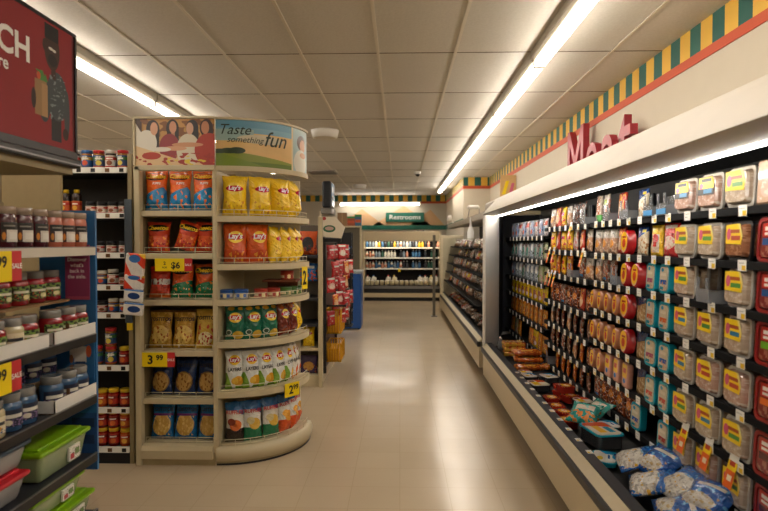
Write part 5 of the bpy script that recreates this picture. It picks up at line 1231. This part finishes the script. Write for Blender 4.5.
K_orgp = pouch('orange and black snack pouch', 'd8581c', (('e', .5, .45, .3, .3, '1c1a1e'), ('n', 0, 0, 1, .4, 6, .56, '8a2a1c')), .2, .26, .05, 91)
K_blup = pouch('blue snack pouch', '2a6ab8', (('n', 0, 0, 1, .6, 5, .52, 'd0562a'), ('r', .2, .7, .8, .85, 'e0ded8')), .2, .2, .05, 92)
K_purp = pouch('purple snack pouch', '3a2c52', (('e', .5, .4, .3, .25, 'b8863a'), ('n', 0, 0, 1, .5, 6, .58, '8a4a3a')), .2, .2, .05, 93)
K_redp = pouch('red and white candy pouch', 'b8242a', (('n', 0, 0, 1, .6, 5, .6, 'b8a89a'), ('r', .2, .6, .8, .7, 'd8d0c8')), .15, .17, .04, 94)
for i, x in enumerate((-1.0, -1.22, -1.44)):
    KG(K_orgp, x, 6.3, 1.42, 0, f'orange and black snack pouch, {ORD[i + 1]} from the aisle on the top gondola shelf', 'pouches on the end gondola')
    KG(K_blup, x + .02, 6.32, .96, 0, f'blue snack pouch, {ORD[i + 1]} from the aisle on the second gondola shelf', 'pouches on the end gondola') if i else None
    KG(K_lays, x, 6.32, .42, 0, f'yellow chip bag, {ORD[i + 1]} from the aisle on the lowest gondola shelf', 'chip bags on the end gondola', -.1, .74)
    KG(K_purp, x, 6.32, .12, 0, f'purple snack pouch, {ORD[i + 1]} from the aisle on the gondola base', 'pouches on the end gondola', -.1)
KG(K_blup, -1.0, 6.34, 1.13, .1, 'blue snack pouch hanging by the gondola upright', 'pouches on the end gondola')
for j in range(5):
    for i in range(5):
        kk = (K_redp, K_redp, K_pred, K_prd2, K_redp)[(i * 2 + j) % 5]
        KG(kk, -.77 + .05 * (j % 2) + .1 * (i % 2), 6.5 + .22 * i, 1.36 - .185 * j, R(60), f'{kk.look}, {ORD[i + 1]} along the {ORD[j + 1]} row of the aisle rack', 'candy pouches on the aisle rack')
part(MB().box(-.62, -.6, 6.44, 7.5, .84, .86, M_black).box(-.84, -.6, 6.44, 6.46, .84, .86, M_black), 'rack_shelf', root)
def basket(lbl, loc, w, d, h, m_, group, bars=6):
    r = empty('wire_basket', lbl, 'basket', loc, 0, group)
    b = MB(); t = .006
    for z in (0, h): 
        b.box(-w / 2, w / 2, -d / 2, -d / 2 + t, z, z + .012, m_).box(-w / 2, w / 2, d / 2 - t, d / 2, z, z + .012, m_).box(-w / 2, -w / 2 + t, -d / 2, d / 2, z, z + .012, m_).box(w / 2 - t, w / 2, -d / 2, d / 2, z, z + .012, m_)
    for i in range(bars + 1):
        x = -w / 2 + w * i / bars
        b.box(x - t, x + t, -d / 2, -d / 2 + t, 0, h, m_).box(x - t, x + t, d / 2 - t, d / 2, 0, h, m_)
        y = -d / 2 + d * i / bars
        b.box(-w / 2, -w / 2 + t, y - t, y + t, 0, h, m_).box(w / 2 - t, w / 2, y - t, y + t, 0, h, m_)
    b.box(-w / 2, w / 2, -d / 2, d / 2, 0, .006, m_).build('basket_frame', r)
    b2 = MB().box(-w / 2 + .02, w / 2 - .02, -d / 2 + .02, d / 2 - .02, .008, h * .72, mat('amber_goods' if m_ is M_yb else 'pale_goods', 'c8881a' if m_ is M_yb else 'b8b2a8', .6, var=.25), .01)
    b2.build('basket_contents', r)
    return r
M_yb = mat('yellow_basket', 'e0a612', .4)
basket('yellow slatted basket on the aisle rack, upper of two', (-.755, 6.75, .52), .17, .4, .27, M_yb, 'yellow baskets')
basket('yellow slatted basket on the aisle rack, lower of two', (-.755, 6.75, .2), .17, .4, .2, M_yb, 'yellow baskets')
# screen on top
r = empty('display_screen', 'dark backed screen tilted on top of the end gondola', 'screen', (-.79, 6.4, 1.86), R(90))
MB().box(-.15, .15, -.05, .05, .07, .36, mat('navy_screen_shell', '12161f', .35), .02, 2).build('screen_body', r)
MB().box(-.135, .135, -.0535, -.05, .09, .34, art('blue_screen_print', '5a86b4', (('r', .1, .6, .9, .85, '9ab4cc'), ('r', .1, .2, .6, .45, '3a5a86')), rough=.2)).build('screen_face', r)
MB().box(-.17, .17, -.06, .06, 0, .07, M_steel, .01).build('screen_base', r)

root = empty('tall_gondola', 'grey olive gondola end standing in front of the dairy case', 'shelving', (-1.0, 10.0, 0))
M_oldk = mat('olive_grey_panel', '5c5442', .55)
part(MB().box(-1.9, -.83, 12.28, 12.33, 0, 1.88, M_oldk), 'end_panel', root)
part(MB().box(-.85, -.815, 12.25, 12.36, 0, 1.9, M_ivory), 'upright', root)
part(MB().box(-1.9, -.82, 12.2, 12.4, 1.88, 1.91, M_ivory), 'top_shelf', root)
for x in (-1.12, -.80):
    part(MB().box(x, x + .025, 9.25, 9.28, .25, 1.72, M_black), 'rack_post', root)
part(MB().box(-1.12, -.78, 9.6, 9.62, .25, 1.72, M_black), 'rack_panel', root)
BZ = [1.36, 1.16, .98, .72, .46, .22]
for z in BZ: part(MB().box(-1.12, -.775, 9.25, 9.6, z - .02, z, M_black), 'shelf', root)
K_mix = [K_prd2, K_redp, K_orgp, K_pyr, K_blup]
for j in range(3):
    for i in range(3):
        k = K_mix[(i * 2 + j) % 5]; KG(k, -1.04 + .1 * i, 9.32, BZ[j], 0, f'{k.look}, {ORD[i + 1]} in across the {ORD[j + 1]} shelf of the tall gondola', 'goods on the tall gondola', -.1, .66)
for j, z in enumerate(BZ[3:]):
    r = empty('magazine_rack', f'black slotted rack with white spines, {ORD[j + 1]} from the top on the tall gondola', 'rack', (-.94, 9.33, z), 0, 'black racks')
    MB().box(-.115, .115, -.03, .2, .001, .1, M_black).build('tray', r)
    b = MB()
    for i in range(7): b.box(-.11 + i * .032, -.09 + i * .032, -.034, .1, .1, .17, M_white)
    b.build('spines', r)
r = empty('blue_bin', 'blue chest bin with pale lid beside the tall gondola', 'bin', (-.9, 10.6, 0))
MB().box(-.16, .2, -.25, .35, .02, 1.0, mat('royal_blue_plastic', '1d4f96', .4), .012).build('bin_body', r)
MB().box(-.17, .21, -.26, .36, 1.0, 1.05, mat('pale_blue_lid', 'a8b0b4', .4), .008).build('lid', r)
for x in (-.12, .16): MB().box(x - .02, x + .02, -.2, .3, 0, .02, M_black).build('skid', r)
for i, (x, y, w, h, c, lb) in enumerate(((-1.22, 12.3, .2, .28, '8a6844', 'plain brown carton on top of the tall gondola'), (-1.03, 12.3, .17, .2, '9a4a2a', 'orange and green carton on top of the tall gondola'), (-.885, 12.3, .14, .24, '3a6a8a', 'green topped blue carton at the end of the tall gondola top'))):
    lay = (('r', 0, .8, 1, 1, '3a8a4a'), ('r', .1, .3, .9, .55, 'c0502a')) if i else (('r', .45, 0, .55, 1, 'a08058'),)
    tag(MB().box(-w / 2, w / 2, -.06, .06, 0, h, art(f'carton_print_{i}', c, lay, mott=.1), .004).build('carton', loc=(x, y, 1.91)), lb, 'carton', 'cartons on the tall gondola')

# ================================================================== ambient light of the rest of the store
w = bpy.data.worlds.new('store'); S.world = w; w.use_nodes = True
w.node_tree.nodes['Background'].inputs[0].default_value = (1, .93, .82, 1)
w.node_tree.nodes['Background'].inputs[1].default_value = .0
